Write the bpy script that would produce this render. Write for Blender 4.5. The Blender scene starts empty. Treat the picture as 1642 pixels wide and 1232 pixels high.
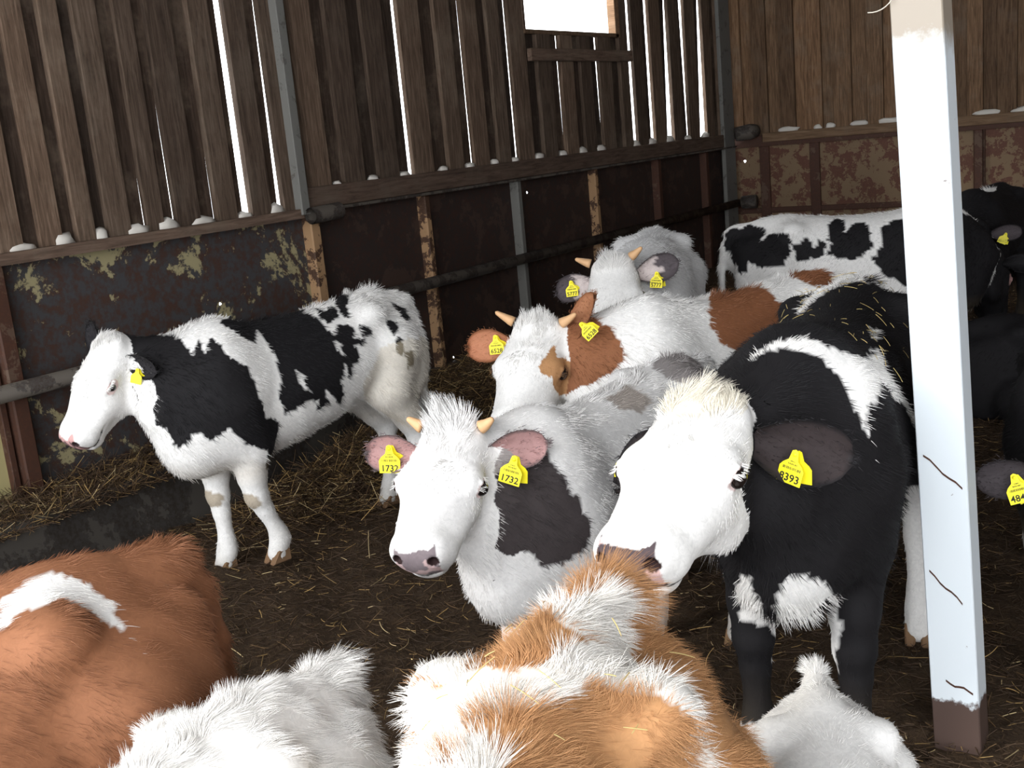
import bpy, bmesh, math, random
import numpy as np
from mathutils import Vector, Matrix

# ------------------------------------------------------------------ camera
scene = bpy.context.scene
COL = scene.collection
rad = math.radians
YAW, PITCH, ROLL, FPX = rad(34.34), rad(12.456), rad(-5.416), 1785.0
CAM = Vector((0, 0, 1.8))
_f = Vector((-math.sin(YAW) * math.cos(PITCH), math.cos(YAW) * math.cos(PITCH), -math.sin(PITCH)))
_r = Vector((math.cos(YAW), math.sin(YAW), 0))
_u = _r.cross(_f)
_r2 = _r * math.cos(ROLL) + _u * math.sin(ROLL)
_u2 = -_r * math.sin(ROLL) + _u * math.cos(ROLL)
cam = bpy.data.cameras.new('camera')
cam.sensor_width = 36.0
cam.lens = FPX / 1642 * 36.0
cam.clip_start = 0.05
cam.clip_end = 300
camo = bpy.data.objects.new('camera', cam)
COL.objects.link(camo)
camo.matrix_world = Matrix(((_r2.x, _u2.x, -_f.x, CAM.x), (_r2.y, _u2.y, -_f.y, CAM.y), (_r2.z, _u2.z, -_f.z, CAM.z), (0, 0, 0, 1)))
scene.camera = camo

# ------------------------------------------------------------------ light and exposure
world = bpy.data.worlds.new('overcast_sky')
scene.world = world
world.use_nodes = True
wb = world.node_tree.nodes['Background']
wb.inputs[0].default_value = (0.93, 0.96, 1.0, 1)
wb.inputs[1].default_value = 7.8
sun = bpy.data.lights.new('hazy_sun', 'SUN')
sun.energy = 2.6
sun.angle = rad(16)
sun.color = (1.0, 0.97, 0.92)
suno = bpy.data.objects.new('hazy_sun', sun)
COL.objects.link(suno)
_sd = Vector((-0.80, -1.0, 0.85))            # where the light comes from
suno.rotation_euler = _sd.to_track_quat('Z', 'Y').to_euler()
suno.location = (-3, -8, 8)
por = bpy.data.lights.new('front_opening', 'AREA')
por.shape = 'RECTANGLE'
por.size, por.size_y = 12.0, 4.4
por.cycles.is_portal = True
poro = bpy.data.objects.new('front_opening', por)
COL.objects.link(poro)
poro.location = (1.0, -1.3, 2.2)
poro.rotation_euler = (rad(90), 0, 0)
scene.view_settings.view_transform = 'Standard'
scene.view_settings.look = 'None'
scene.view_settings.gamma = 1.0
scene.view_settings.use_curve_mapping = False
scene.view_settings.exposure = -0.26
scene.cycles.use_denoising = True
scene.cycles.max_bounces = 6
scene.cycles.diffuse_bounces = 4
scene.cycles.transparent_max_bounces = 6
scene.cycles.sample_clamp_indirect = 6.0
scene.cycles_curves.shape = 'RIBBONS'
scene.cycles_curves.subdivisions = 2

# ------------------------------------------------------------------ helpers
def setp(o, label=None, category=None, group=None, kind=None):
    if label: o['label'] = label
    if category: o['category'] = category
    if group: o['group'] = group
    if kind: o['kind'] = kind
    return o

def link(name, data, parent=None, mat=None):
    o = bpy.data.objects.new(name, data)
    COL.objects.link(o)
    if parent is not None: o.parent = parent
    if mat is not None and data is not None and not data.materials: data.materials.append(mat)
    return o

def empty(name, loc=(0, 0, 0), rz=0.0):
    o = bpy.data.objects.new(name, None)
    o.empty_display_size = 0.1
    o.location = loc
    o.rotation_euler = (0, 0, rz)
    COL.objects.link(o)
    return o

def mesh_from(name, verts, faces, smooth=False):
    me = bpy.data.meshes.new(name)
    me.from_pydata([tuple(v) for v in verts], [], [tuple(f) for f in faces])
    me.update()
    if smooth: me.polygons.foreach_set('use_smooth', [True] * len(me.polygons))
    return me

def mesh_np(name, V, Q, smooth=True):
    me = bpy.data.meshes.new(name)
    V = np.asarray(V, np.float32); Q = np.asarray(Q, np.int32)
    n, k = Q.shape
    me.vertices.add(len(V)); me.vertices.foreach_set('co', V.ravel())
    me.loops.add(n * k); me.loops.foreach_set('vertex_index', Q.ravel())
    me.polygons.add(n); me.polygons.foreach_set('loop_start', np.arange(n, dtype=np.int32) * k)
    if smooth: me.polygons.foreach_set('use_smooth', np.ones(n, bool))
    me.update(calc_edges=True); me.validate()
    return me

def vcol(me, name, C):
    a = me.color_attributes.new(name, 'FLOAT_COLOR', 'POINT')
    D = np.ones((len(me.vertices), 4), np.float32); D[:, :3] = C
    a.data.foreach_set('color', D.ravel())

class MB:
    """collects boxes, prisms and tubes and links them as one mesh"""
    def __init__(s): s.v = []; s.f = []
    def prism8(s, p):
        n = len(s.v); s.v += [tuple(q) for q in p]
        for f in ((0, 3, 2, 1), (4, 5, 6, 7), (0, 1, 5, 4), (1, 2, 6, 5), (2, 3, 7, 6), (3, 0, 4, 7)): s.f.append(tuple(n + i for i in f))
        return s
    def box(s, a, b):
        (x0, y0, z0), (x1, y1, z1) = a, b
        return s.prism8([(x0, y0, z0), (x1, y0, z0), (x1, y1, z0), (x0, y1, z0), (x0, y0, z1), (x1, y0, z1), (x1, y1, z1), (x0, y1, z1)])
    def tube(s, pts, rads, n=10, cap=True, bore=None):
        pts = [Vector(p) for p in pts]
        if not isinstance(rads, (list, tuple)): rads = [rads] * len(pts)
        up = Vector((0, 0, 1)); base = len(s.v)
        for i, p in enumerate(pts):
            t = (pts[min(i + 1, len(pts) - 1)] - pts[max(i - 1, 0)]).normalized()
            a = t.cross(up)
            if a.length < 0.05: a = t.cross(Vector((1, 0, 0)))
            a.normalize(); b = t.cross(a)
            for k in range(n):
                w = 2 * math.pi * k / n
                s.v.append(tuple(p + a * (math.cos(w) * rads[i]) + b * (math.sin(w) * rads[i])))
        for i in range(len(pts) - 1):
            for k in range(n):
                q = base + i * n
                s.f.append((q + k, q + (k + 1) % n, q + n + (k + 1) % n, q + n + k))
        if cap:
            s.f.append(tuple(base + k for k in range(n))[::-1])
            s.f.append(tuple(base + (len(pts) - 1) * n + k for k in range(n)))
        return s
    def build(s, name, mat, parent=None, smooth=False, bevel=0.0):
        me = mesh_from(name, s.v, s.f, smooth)
        if bevel:
            bm = bmesh.new(); bm.from_mesh(me)
            bmesh.ops.bevel(bm, geom=bm.edges[:], offset=bevel, segments=1, affect='EDGES', clamp_overlap=True)
            bm.to_mesh(me); bm.free()
        return link(name, me, parent, mat)

def rng(seed): return np.random.default_rng(seed)

def noise3(P, freq, seed, octv=3):
    """cheap smooth pseudo-noise in about -1..1"""
    r = rng(seed); out = np.zeros(len(P)); amp = 1.0; tot = 0.0
    for o in range(octv):
        for k in range(4):
            d = r.normal(size=3); d /= np.linalg.norm(d)
            out += amp * np.sin(P @ d * freq * (0.75 + 0.5 * r.random()) + r.random() * 6.283)
        tot += amp * 2.0; amp *= 0.6; freq *= 2.03
    return out / tot

# ------------------------------------------------------------------ materials
def newmat(name, rough=0.8, spec=0.3):
    m = bpy.data.materials.new(name); m.use_nodes = True
    b = m.node_tree.nodes['Principled BSDF']
    b.inputs['Roughness'].default_value = rough
    b.inputs['Specular IOR Level'].default_value = spec
    return m, m.node_tree, b

def plain(name, col, rough=0.8, spec=0.3, metal=0.0):
    m, t, b = newmat(name, rough, spec)
    b.inputs['Base Color'].default_value = (*col, 1); b.inputs['Metallic'].default_value = metal
    return m

def nd(t, kind, **kw):
    n = t.nodes.new(kind)
    for k, v in kw.items(): setattr(n, k, v)
    return n

def ramp(t, fac, stops):
    r = nd(t, 'ShaderNodeValToRGB'); e = r.color_ramp.elements
    while len(e) < len(stops): e.new(0.5)
    for i, (p, c) in enumerate(stops): e[i].position = p; e[i].color = (*c, 1)
    t.links.new(fac, r.inputs[0]); return r.outputs[0]

def noise(t, vec, scale, detail=4, rough=0.6, dist=0.0):
    n = nd(t, 'ShaderNodeTexNoise'); n.inputs['Scale'].default_value = scale; n.inputs['Detail'].default_value = detail
    n.inputs['Roughness'].default_value = rough; n.inputs['Distortion'].default_value = dist
    t.links.new(vec, n.inputs['Vector']); return n.outputs['Fac']

def mapv(t, scale=(1, 1, 1), src='Object'):
    c = nd(t, 'ShaderNodeTexCoord'); m = nd(t, 'ShaderNodeMapping'); m.inputs['Scale'].default_value = scale
    t.links.new(c.outputs[src], m.inputs['Vector']); return m.outputs[0]

def mix(t, fac, a, b, mode='MIX'):
    m = nd(t, 'ShaderNodeMix', data_type='RGBA', blend_type=mode)
    if hasattr(fac, 'links'): t.links.new(fac, m.inputs[0])
    else: m.inputs[0].default_value = fac
    for s, v in ((6, a), (7, b)):
        if hasattr(v, 'links'): t.links.new(v, m.inputs[s])
        else: m.inputs[s].default_value = (*v, 1)
    return m.outputs[2]

def bump(t, b, h, strength=0.4, dist=0.01):
    n = nd(t, 'ShaderNodeBump'); n.inputs['Strength'].default_value = strength; n.inputs['Distance'].default_value = dist
    t.links.new(h, n.inputs['Height']); t.links.new(n.outputs[0], b.inputs['Normal'])

def wood(name, tones, grain=(18, 18, 1.4), dust=(0.2, 0.16, 0.12)):
    """weathered sawn boards; object position differs per board through Object Info Random"""
    m, t, b = newmat(name, 0.85, 0.2)
    oi = nd(t, 'ShaderNodeObjectInfo'); c = nd(t, 'ShaderNodeTexCoord')
    off = nd(t, 'ShaderNodeVectorMath', operation='SCALE'); off.inputs[0].default_value = (37, 19, 11); t.links.new(oi.outputs['Random'], off.inputs['Scale'])
    add = nd(t, 'ShaderNodeVectorMath', operation='ADD'); t.links.new(c.outputs['Object'], add.inputs[0]); t.links.new(off.outputs[0], add.inputs[1])
    mp = nd(t, 'ShaderNodeMapping'); mp.inputs['Scale'].default_value = grain; t.links.new(add.outputs[0], mp.inputs['Vector'])
    g = noise(t, mp.outputs[0], 3.0, 6, 0.65, 0.6)
    col = ramp(t, g, [(0.25, tones[0]), (0.5, tones[1]), (0.75, tones[2])])
    patch = noise(t, add.outputs[0], 2.2, 5, 0.7)
    col = mix(t, ramp(t, patch, [(0.5, (0, 0, 0)), (0.78, (0.7, 0.7, 0.7))]), col, dust)
    rv = ramp(t, oi.outputs['Random'], [(0.0, (0.62, 0.6, 0.6)), (0.5, (0.95, 0.93, 0.92)), (1.0, (1.25, 1.16, 1.1))])
    col = mix(t, 1.0, col, rv, 'MULTIPLY')
    t.links.new(col, b.inputs['Base Color']); bump(t, b, g, 0.5, 0.006)
    return m

def rusty(name, base, paint, cover, scale=3.0, rust=(0.07, 0.032, 0.018), metal=0.0, rough=0.7):
    """painted sheet steel: paint left in ragged patches over rust"""
    m, t, b = newmat(name, rough, 0.35)
    v = mapv(t, (1, 1, 1))
    n1 = noise(t, v, scale, 8, 0.68, 0.3); n2 = noise(t, v, scale * 9, 5, 0.7)
    r = mix(t, n2, tuple(c * 0.55 for c in rust), rust)
    col = mix(t, ramp(t, n2, [(0.42, (0, 0, 0)), (0.6, (1, 1, 1))]), base, r)
    addn = nd(t, 'ShaderNodeMath', operation='MULTIPLY_ADD'); t.links.new(n2, addn.inputs[0]); addn.inputs[1].default_value = 0.22; t.links.new(n1, addn.inputs[2])
    msk = ramp(t, addn.outputs[0], [(cover, (0, 0, 0)), (cover + 0.025, (1, 1, 1))])
    col = mix(t, msk, col, paint)
    t.links.new(col, b.inputs['Base Color']); b.inputs['Metallic'].default_value = metal
    bump(t, b, addn.outputs[0], 0.35, 0.004)
    return m

M = {}
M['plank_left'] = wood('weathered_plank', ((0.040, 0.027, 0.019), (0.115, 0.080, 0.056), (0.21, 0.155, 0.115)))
M['plank_edge'] = wood('lit_plank_edge', ((0.12, 0.085, 0.06), (0.24, 0.175, 0.125), (0.36, 0.28, 0.21)))  # paler wood for plank sides toward the opening, daylight painted into the colour
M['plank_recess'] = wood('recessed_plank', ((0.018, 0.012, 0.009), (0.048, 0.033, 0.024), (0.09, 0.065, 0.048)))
M['plank_back'] = wood('brown_plank', ((0.06, 0.035, 0.019), (0.155, 0.094, 0.053), (0.26, 0.168, 0.10)))
M['beam'] = wood('dark_beam', ((0.055, 0.036, 0.026), (0.14, 0.094, 0.068), (0.22, 0.155, 0.115)), grain=(14, 1.2, 14))
M['beam_back'] = wood('pale_rail_wood', ((0.09, 0.055, 0.03), (0.19, 0.12, 0.07), (0.28, 0.19, 0.12)), grain=(1.2, 14, 14))
M['sheet_grey'] = rusty('grey_painted_sheet', (0.055, 0.053, 0.055), (0.36, 0.31, 0.17), 0.645, 2.2, rust=(0.075, 0.038, 0.026))
M['sheet_yellow'] = rusty('cream_painted_sheet', (0.05, 0.032, 0.022), (0.42, 0.36, 0.17), 0.47, 2.6)
M['sheet_dark'] = rusty('dark_rusty_sheet', (0.032, 0.023, 0.020), (0.058, 0.034, 0.026), 0.64, 3.0, rust=(0.055, 0.027, 0.02))
M['sheet_back'] = rusty('rust_red_sheet', (0.105, 0.042, 0.026), (0.19, 0.125, 0.07), 0.585, 8.0, rust=(0.15, 0.062, 0.036))
M['rust_frame'] = rusty('rust_frame', (0.06, 0.026, 0.016), (0.10, 0.06, 0.04), 0.70, 5, rust=(0.09, 0.036, 0.02))
M['post_peel'] = rusty('peeling_post', (0.08, 0.042, 0.024), (0.36, 0.215, 0.11), 0.57, 9)
M['post_grey'] = rusty('grey_green_steel', (0.115, 0.113, 0.10), (0.155, 0.15, 0.135), 0.5, 9, rust=(0.10, 0.085, 0.07))
M['pipe'] = rusty('dirty_pipe', (0.055, 0.047, 0.042), (0.10, 0.085, 0.07), 0.6, 8, rust=(0.045, 0.03, 0.022))
M['concrete'] = rusty('dirty_concrete', (0.035, 0.030, 0.026), (0.055, 0.048, 0.04), 0.62, 4, rust=(0.028, 0.02, 0.014), rough=0.95)
M['snow'] = plain('blown_snow', (0.62, 0.58, 0.52), 0.9)
M['snow_ground'] = plain('outdoor_snow', (0.85, 0.86, 0.88), 0.9)
M['roof'] = plain('roof_sheet', (0.11, 0.10, 0.09), 0.9)
M['twine'] = plain('twine', (0.55, 0.5, 0.42), 0.9)
M['tag'] = plain('yellow_plastic', (0.92, 0.80, 0.02), 0.45, 0.4)
M['ink'] = plain('black_print', (0.025, 0.025, 0.015), 0.7)
M['eye'] = plain('eye', (0.012, 0.008, 0.007), 0.06, 0.6)
M['horn'] = plain('horn_bud', (0.62, 0.37, 0.19), 0.55)
M['hoof'] = plain('hoof_horn', (0.10, 0.06, 0.04), 0.7)
M['hoof_pale'] = plain('pale_hoof_horn', (0.20, 0.115, 0.06), 0.75)

def coat_mat():
    m, t, b = newmat('short_coat', 0.75, 0.18)
    a = nd(t, 'ShaderNodeAttribute', attribute_name='coat')
    v = mapv(t, (1, 1, 1)); n = noise(t, v, 60, 4, 0.7, 1.0)
    col = mix(t, 0.35, a.outputs['Color'], mix(t, 1.0, a.outputs['Color'], ramp(t, n, [(0.3, (0.6, 0.6, 0.6)), (0.7, (1.15, 1.15, 1.15))]), 'MULTIPLY'))
    t.links.new(col, b.inputs['Base Color']); bump(t, b, n, 0.25, 0.004)
    return m
def fur_mat():
    m, t, b = newmat('fur_strand', 0.55, 0.22)
    a = nd(t, 'ShaderNodeAttribute', attribute_name='coat')
    t.links.new(a.outputs['Color'], b.inputs['Base Color'])
    return m
def straw_mat():
    m, t, b = newmat('straw_stalk', 0.6, 0.3)
    a = nd(t, 'ShaderNodeAttribute', attribute_name='coat')
    t.links.new(a.outputs['Color'], b.inputs['Base Color'])
    return m
M['coat'] = coat_mat(); M['fur'] = fur_mat(); M['straw'] = straw_mat()

def muck_mat():
    m, t, b = newmat('trodden_muck', 0.9, 0.2)
    v = mapv(t, (1, 1, 1)); n1 = noise(t, v, 3, 6, 0.7); n2 = noise(t, v, 45, 6, 0.75, 1.2)
    c = ramp(t, n2, [(0.3, (0.022, 0.014, 0.009)), (0.52, (0.072, 0.046, 0.027)), (0.72, (0.15, 0.10, 0.055))])
    c = mix(t, ramp(t, n1, [(0.35, (0, 0, 0)), (0.7, (0.6, 0.6, 0.6))]), c, (0.085, 0.053, 0.030))
    t.links.new(c, b.inputs['Base Color']); bump(t, b, n2, 0.8, 0.02)
    return m
M['muck'] = muck_mat()

def post_mat():
    m, t, b = newmat('white_painted_steel', 0.4, 0.4)
    c = nd(t, 'ShaderNodeTexCoord'); sep = nd(t, 'ShaderNodeSeparateXYZ'); t.links.new(c.outputs['Object'], sep.inputs[0])
    n = noise(t, c.outputs['Object'], 22, 5, 0.7); n2 = noise(t, c.outputs['Object'], 5, 4, 0.6)
    # splashed muck on the lowest part and the very top, chipped spots between
    lo = nd(t, 'ShaderNodeMath', operation='MULTIPLY_ADD'); t.links.new(n, lo.inputs[0]); lo.inputs[1].default_value = -0.10; t.links.new(sep.outputs['Z'], lo.inputs[2])
    dl = ramp(t, lo.outputs[0], [(0.165, (1, 1, 1)), (0.18, (0, 0, 0))])
    hi = nd(t, 'ShaderNodeMath', operation='MULTIPLY_ADD'); t.links.new(n, hi.inputs[0]); hi.inputs[1].default_value = 0.12; t.links.new(sep.outputs['Z'], hi.inputs[2])
    hm = nd(t, 'ShaderNodeMapRange'); hm.inputs[1].default_value = 2.02; hm.inputs[2].default_value = 2.09; t.links.new(hi.outputs[0], hm.inputs[0])
    sp = ramp(t, n, [(0.70, (0, 0, 0)), (0.73, (1, 1, 1))])
    col = mix(t, sp, (0.70, 0.75, 0.78), (0.22, 0.19, 0.17))
    col = mix(t, hm.outputs[0], col, (0.33, 0.28, 0.22))
    col = mix(t, dl, col, (0.085, 0.055, 0.045))
    t.links.new(col, b.inputs['Base Color'])
    return m
M['post_white'] = post_mat()
# ------------------------------------------------------------------ the setting
XW, YB, ROOFZ = -5.0, 12.2, 4.4

def floor_h(x, y):
    """height of the trodden bedding"""
    h = 0.02 * np.sin(x * 2.1 + 0.7) * np.sin(y * 1.7) + 0.012 * np.sin(x * 5.3 + y * 3.1) * np.sin(y * 6.1 - x * 2.0)
    h = h + 0.010 * np.sin(x * 13 + 1.3 * y) * np.sin(y * 11 - 0.6 * x)
    # straw heaped against the left wall beyond the kerb end, and behind calf A's legs
    h = h + 0.20 * np.exp(-((x + 4.9) / 0.75) ** 2) / (1 + np.exp(-(y - 5.9) * 3.0))
    h = h + 0.16 * np.exp(-((x + 4.25) / 0.40) ** 2 - ((y - 4.9) / 0.75) ** 2)
    return h

def build_floor():
    xs = np.arange(-4.62, 6.001, 0.04); ys = np.arange(-1.2, 12.21, 0.04)
    xs = np.concatenate([[-5.1, -5.0, -4.9, -4.8, -4.7], xs])
    X, Y = np.meshgrid(xs, ys, indexing='ij')
    Zm = floor_h(X, Y) + rng(3).normal(size=X.shape) * 0.007
    V = np.stack([X, Y, Zm], -1).reshape(-1, 3); nx, ny = X.shape
    i, j = np.meshgrid(np.arange(nx - 1), np.arange(ny - 1), indexing='ij'); a = (i * ny + j).ravel()
    o = link('floor', mesh_np('floor', V, np.stack([a, a + ny, a + ny + 1, a + 1], 1)), None, M['muck'])
    setp(o, kind='structure')
build_floor()
g = MB().box((-60, -60, -0.5), (60, 60, -0.30)).build('ground_outside', M['snow_ground']); setp(g, kind='structure')
r_ = MB().prism8([(-5.25, -1.6, ROOFZ), (7, -1.6, ROOFZ), (7, 12.5, ROOFZ), (-5.25, 12.5, ROOFZ), (-5.25, -1.6, ROOFZ + .06), (7, -1.6, ROOFZ + .06), (7, 12.5, ROOFZ + .06), (-5.25, 12.5, ROOFZ + .06)]).build('ceiling', M['roof'])
setp(r_, kind='structure')
w_ = MB().box((6.4, -1.6, -.1), (6.5, 12.4, ROOFZ)).build('wall_right', M['plank_recess']); setp(w_, kind='structure')

# ---- left wall
wl = setp(empty('wall_left', (0, 0, 0)), kind='structure')
R = random.Random(11)
edges = []
y = 3.31
while y > -1.3: y -= 0.228; edges.append(y)
edges = edges[::-1] + [3.31, 3.52, 3.71, 3.96, 4.16, 4.45, 4.72, 4.99, 5.25, 5.57, 5.93, 6.31, 6.73, 7.06, 7.40, 7.69, 8.08, 8.45, 8.80, 9.13, 9.53, 9.81, 10.19, 10.61, 11.0, 11.44, 11.8, 12.12]
# slit left of the plank that starts at this edge: (opening at the bottom, opening at the top) in metres
slits = {3.082: (0.008, 0.028), 3.96: (0.003, -.02), 4.16: (0.004, -.006), 4.45: (0.002, -0.004), 4.72: (0.048, 0.030), 4.99: (0.028, -.030), 6.31: (0.032, 0.016), 7.06: (0.010, -0.008), 7.69: (0.014, -0.002), 8.45: (0.0, 0.005),
         9.13: (-.004, 0.014), 9.81: (0.055, 0.016), 10.19: (0.05, 0.026), 10.61: (0.10, -.06), 11.0: (0.015, 0.085), 11.44: (0.12, -.05)}
def plank(name, parent, mat, y0b, y1b, y0t, y1t, z0, z1, x0, x1, e=0.0, edge=None):
    mb = MB(); mb.prism8([(x0, y0b, z0), (x1, y0b + e, z0), (x1, y1b - e, z0), (x0, y1b, z0), (x0, y0t, z1), (x1, y0t + e, z1), (x1, y1t - e, z1), (x0, y1t, z1)])
    o = mb.build(name, mat, parent)
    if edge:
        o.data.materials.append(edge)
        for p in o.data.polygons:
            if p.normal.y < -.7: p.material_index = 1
    return o
for i in range(len(edges) - 1):
    a, b = edges[i], edges[i + 1]; pt = b - a
    wid = pt * 0.56
    right = a > 5.2
    z0 = 1.60 if right else 1.487
    z0 -= 0.0 if right else 0.0
    under = 7.90 < a < 9.50
    z1 = 2.60 if under else ROOFZ
    j = R.uniform(-0.006, 0.006); jt = R.uniform(-0.012, 0.012)
    th = R.uniform(0.032, 0.042)
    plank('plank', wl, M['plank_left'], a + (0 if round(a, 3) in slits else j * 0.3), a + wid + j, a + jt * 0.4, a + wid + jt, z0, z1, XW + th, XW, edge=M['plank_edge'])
    ob, ot = slits.get(round(b, 3), (-0.022, -0.022))
    ov = 0.004 * b / 5.0
    under2 = 7.60 < a < 9.50
    z1 = 2.60 if under2 else ROOFZ
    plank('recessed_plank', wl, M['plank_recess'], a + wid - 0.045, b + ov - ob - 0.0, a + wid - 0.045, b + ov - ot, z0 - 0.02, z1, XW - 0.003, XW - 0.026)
# beams and rails of the wall
MB().box((XW - .03, 5.16, 1.475), (XW + .075, 12.1, 1.61)).build('beam', M['beam'], wl, bevel=.006)
MB().box((XW - .03, 5.16, 1.455), (XW + .09, 12.1, 1.473)).build('angle_rail', M['pipe'], wl)
MB().box((XW - .03, -1.3, 1.462), (XW + .085, 5.10, 1.487)).box((XW + .065, -1.3, 1.43), (XW + .085, 5.10, 1.462)).build('angle_rail', M['beam'], wl)
for (y, mt, w) in ((-.6, 'rust_frame', .08), (1.2, 'rust_frame', .08), (3.03, 'rust_frame', .085), (5.22, 'post_peel', .085), (6.39, 'post_peel', .06), (7.61, 'post_grey', .06), (8.89, 'post_peel', .06), (10.18, 'rust_frame', .075), (11.35, 'rust_frame', .075)):
    MB().box((XW - .04, y - w / 2, 0.0), (XW + .055, y + w / 2, 1.455)).build('wall_stud', M[mt], wl, bevel=.008)
    if y < 3.1:
        MB().box((XW - .04, y - w / 2 - .05, 0.0), (XW + .02, y - w / 2 - .015, 1.455)).build('stud_flange', M['rust_frame'], wl, bevel=.004)
# sheet steel between the studs, with the small rust holes that let daylight in
def sheet(name, parent, mat, x, ya, yb, za, zb, holes=()):
    """upright sheet in the plane x, cut into strips so that real holes can be left open"""
    ys = sorted({ya, yb, *[h[0] - h[2] for h in holes], *[h[0] + h[2] for h in holes]}); zs = sorted({za, zb, *[h[1] - h[2] for h in holes], *[h[1] + h[2] for h in holes]})
    v = []; f = []
    for i in range(len(ys) - 1):
        for k in range(len(zs) - 1):
            cy, cz = (ys[i] + ys[i + 1]) / 2, (zs[k] + zs[k + 1]) / 2
            hole = next((h for h in holes if abs(cy - h[0]) < h[2] * .99 and abs(cz - h[1]) < h[2] * .99), None)
            if hole:
                n0 = len(v); hy, hz, hr = hole; N = 16
                for q in range(N):
                    w = 2 * math.pi * q / N + math.pi / 4; c, s = math.cos(w), math.sin(w); m = max(abs(c), abs(s))
                    v.append((x, hy + hr * c / m, hz + hr * s / m)); rr = hr * 0.72 * (1 + .18 * math.sin(3 * w + hy * 9))
                    v.append((x, hy + rr * c, hz + rr * s))
                for q in range(N):
                    p, r2 = n0 + 2 * q, n0 + 2 * ((q + 1) % N); f.append((p, r2, r2 + 1, p + 1))
                continue
            n0 = len(v); v += [(x, ys[i], zs[k]), (x, ys[i + 1], zs[k]), (x, ys[i + 1], zs[k + 1]), (x, ys[i], zs[k + 1])]; f.append((n0, n0 + 1, n0 + 2, n0 + 3))
    return link(name, mesh_from(name, v, f), parent, M[mat])
sheet('metal_sheet', wl, 'sheet_grey', XW - .02, -1.3, 1.2, -.15, 1.46)
sheet('metal_sheet', wl, 'sheet_yellow', XW - .02, 1.2, 3.03, -.15, 1.46, [(2.985, .99, .022), (2.97, .845, .01)])
sheet('metal_sheet', wl, 'sheet_grey', XW - .02, 3.03, 5.22, -.15, 1.46, [(4.42, 1.01, .012)])
sheet('metal_sheet', wl, 'sheet_dark', XW - .02, 5.22, 7.61, -.15, 1.46, [(6.60, .22, .011)])
sheet('metal_sheet', wl, 'sheet_dark', XW - .02, 7.61, 10.18, -.15, 1.46, [(7.83, 1.345, .013)])
sheet('metal_sheet', wl, 'sheet_dark', XW - .02, 10.18, 12.2, -.15, 1.46)
MB().box((XW - .01, 5.3, .16), (XW + .05, 10.0, .20)).build('lower_rail', M['pipe'], wl)
# steel upright standing in front of the planks, and its pipe stub
MB().box((XW + .03, 5.075, 1.45), (XW + .10, 5.145, ROOFZ)).build('steel_upright', M['post_grey'], wl, bevel=.004)
# window: frame, sill and the board nailed below it
wn = setp(empty('window_1', (0, 0, 0)), kind='structure')
MB().box((XW - .03, 7.90, 2.60), (XW + .05, 9.52, 2.635)).build('window_sill', M['beam_back'], wn, bevel=.004)
MB().box((XW - .03, 9.46, 2.60), (XW + .05, 9.54, 3.6)).build('window_jamb', M['beam_back'], wn, bevel=.004)
MB().box((XW - .03, 7.90, 2.60), (XW + .04, 7.94, 3.6)).build('window_jamb', M['beam'], wn, bevel=.004)
MB().box((XW - .03, 7.90, 3.6), (XW + .05, 9.54, 3.66)).build('window_head', M['beam'], wn, bevel=.004)
MB().box((XW + .03, 7.93, 2.385), (XW + .075, 9.72, 2.485)).build('cross_board', M['beam'], wl, bevel=.006)
for a in (7.90, 8.7): pass
for k, yy in enumerate((7.9, 8.25, 8.6, 8.95, 9.3)):
    pass
# wall above the window
MB().box((XW - .025, 7.9, 3.66), (XW + .02, 9.54, ROOFZ)).build('header_board', M['plank_recess'], wl)

# ---- back wall
wb_ = setp(empty('wall_back', (0, 0, 0)), kind='structure')
xe = [-4.98, -4.72, -4.41, -4.09, -3.82, -3.46, -3.14, -2.80, -2.47, -2.19, -1.86, -1.55]
while xe[-1] < 6.3: xe.append(xe[-1] + R.uniform(.28, .35))
for i in range(len(xe) - 1):
    a, b = xe[i], xe[i + 1]; s = a + (b - a) * R.uniform(.44, .56); j = R.uniform(-.006, .006)
    for nm, x0, x1, y0, y1 in (('plank', a, s, YB - .040, YB), ('recessed_plank', s - .03, b + .03, YB + .001, YB + .026)):
        mb = MB(); z0 = 1.565
        mb.prism8([(x0, y0, z0), (x1, y0, z0), (x1, y1, z0), (x0, y1, z0), (x0 + j, y0, ROOFZ), (x1 + j, y0, ROOFZ), (x1 + j, y1, ROOFZ), (x0 + j, y1, ROOFZ)])
        mb.build(nm, M['plank_back'], wb_)
MB().box((-4.62, YB - .07, 1.485), (6.4, YB + .03, 1.585)).build('beam', M['beam_back'], wb_, bevel=.006)
MB().box((-5, YB - .05, 1.44), (6.4, YB + .03, 1.484)).box((-5, YB - .03, 1.4841), (-4.621, YB + .03, 1.60)).build('angle_rail', M['rust_frame'], wb_)
def sheet_y(name, parent, mat, yy, xa, xb, za, zb, holes=()):
    o = sheet(name, parent, mat, 0, xa, xb, za, zb, holes)
    me = o.data
    for v in me.vertices: v.co = (v.co.y, yy, v.co.z)
    return o
xs_ = [-5.0, -4.62, -4.05, -2.96, -2.36, -1.0, .3, 1.6, 2.9, 4.2, 5.5, 6.4]
for i in range(len(xs_) - 1):
    sheet_y('metal_sheet', wb_, 'sheet_back', YB, xs_[i], xs_[i + 1], -.15, 1.46, [(-4.86, 1.29, .02)] if i == 0 else ())
    if i: MB().box((xs_[i] - .055, YB - .03, 0), (xs_[i] + .055, YB - .001, 1.44)).build('sheet_batten', M['rust_frame'], wb_, bevel=.004)
MB().box((-2.40, YB - .075, 0), (-2.32, YB - .03, 1.44)).build('wall_stud', M['rust_frame'], wb_, bevel=.006)
MB().box((-5, YB - .025, .70), (6.4, YB - .002, .76)).build('cross_strip', M['rust_frame'], wb_, bevel=.004)
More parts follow.
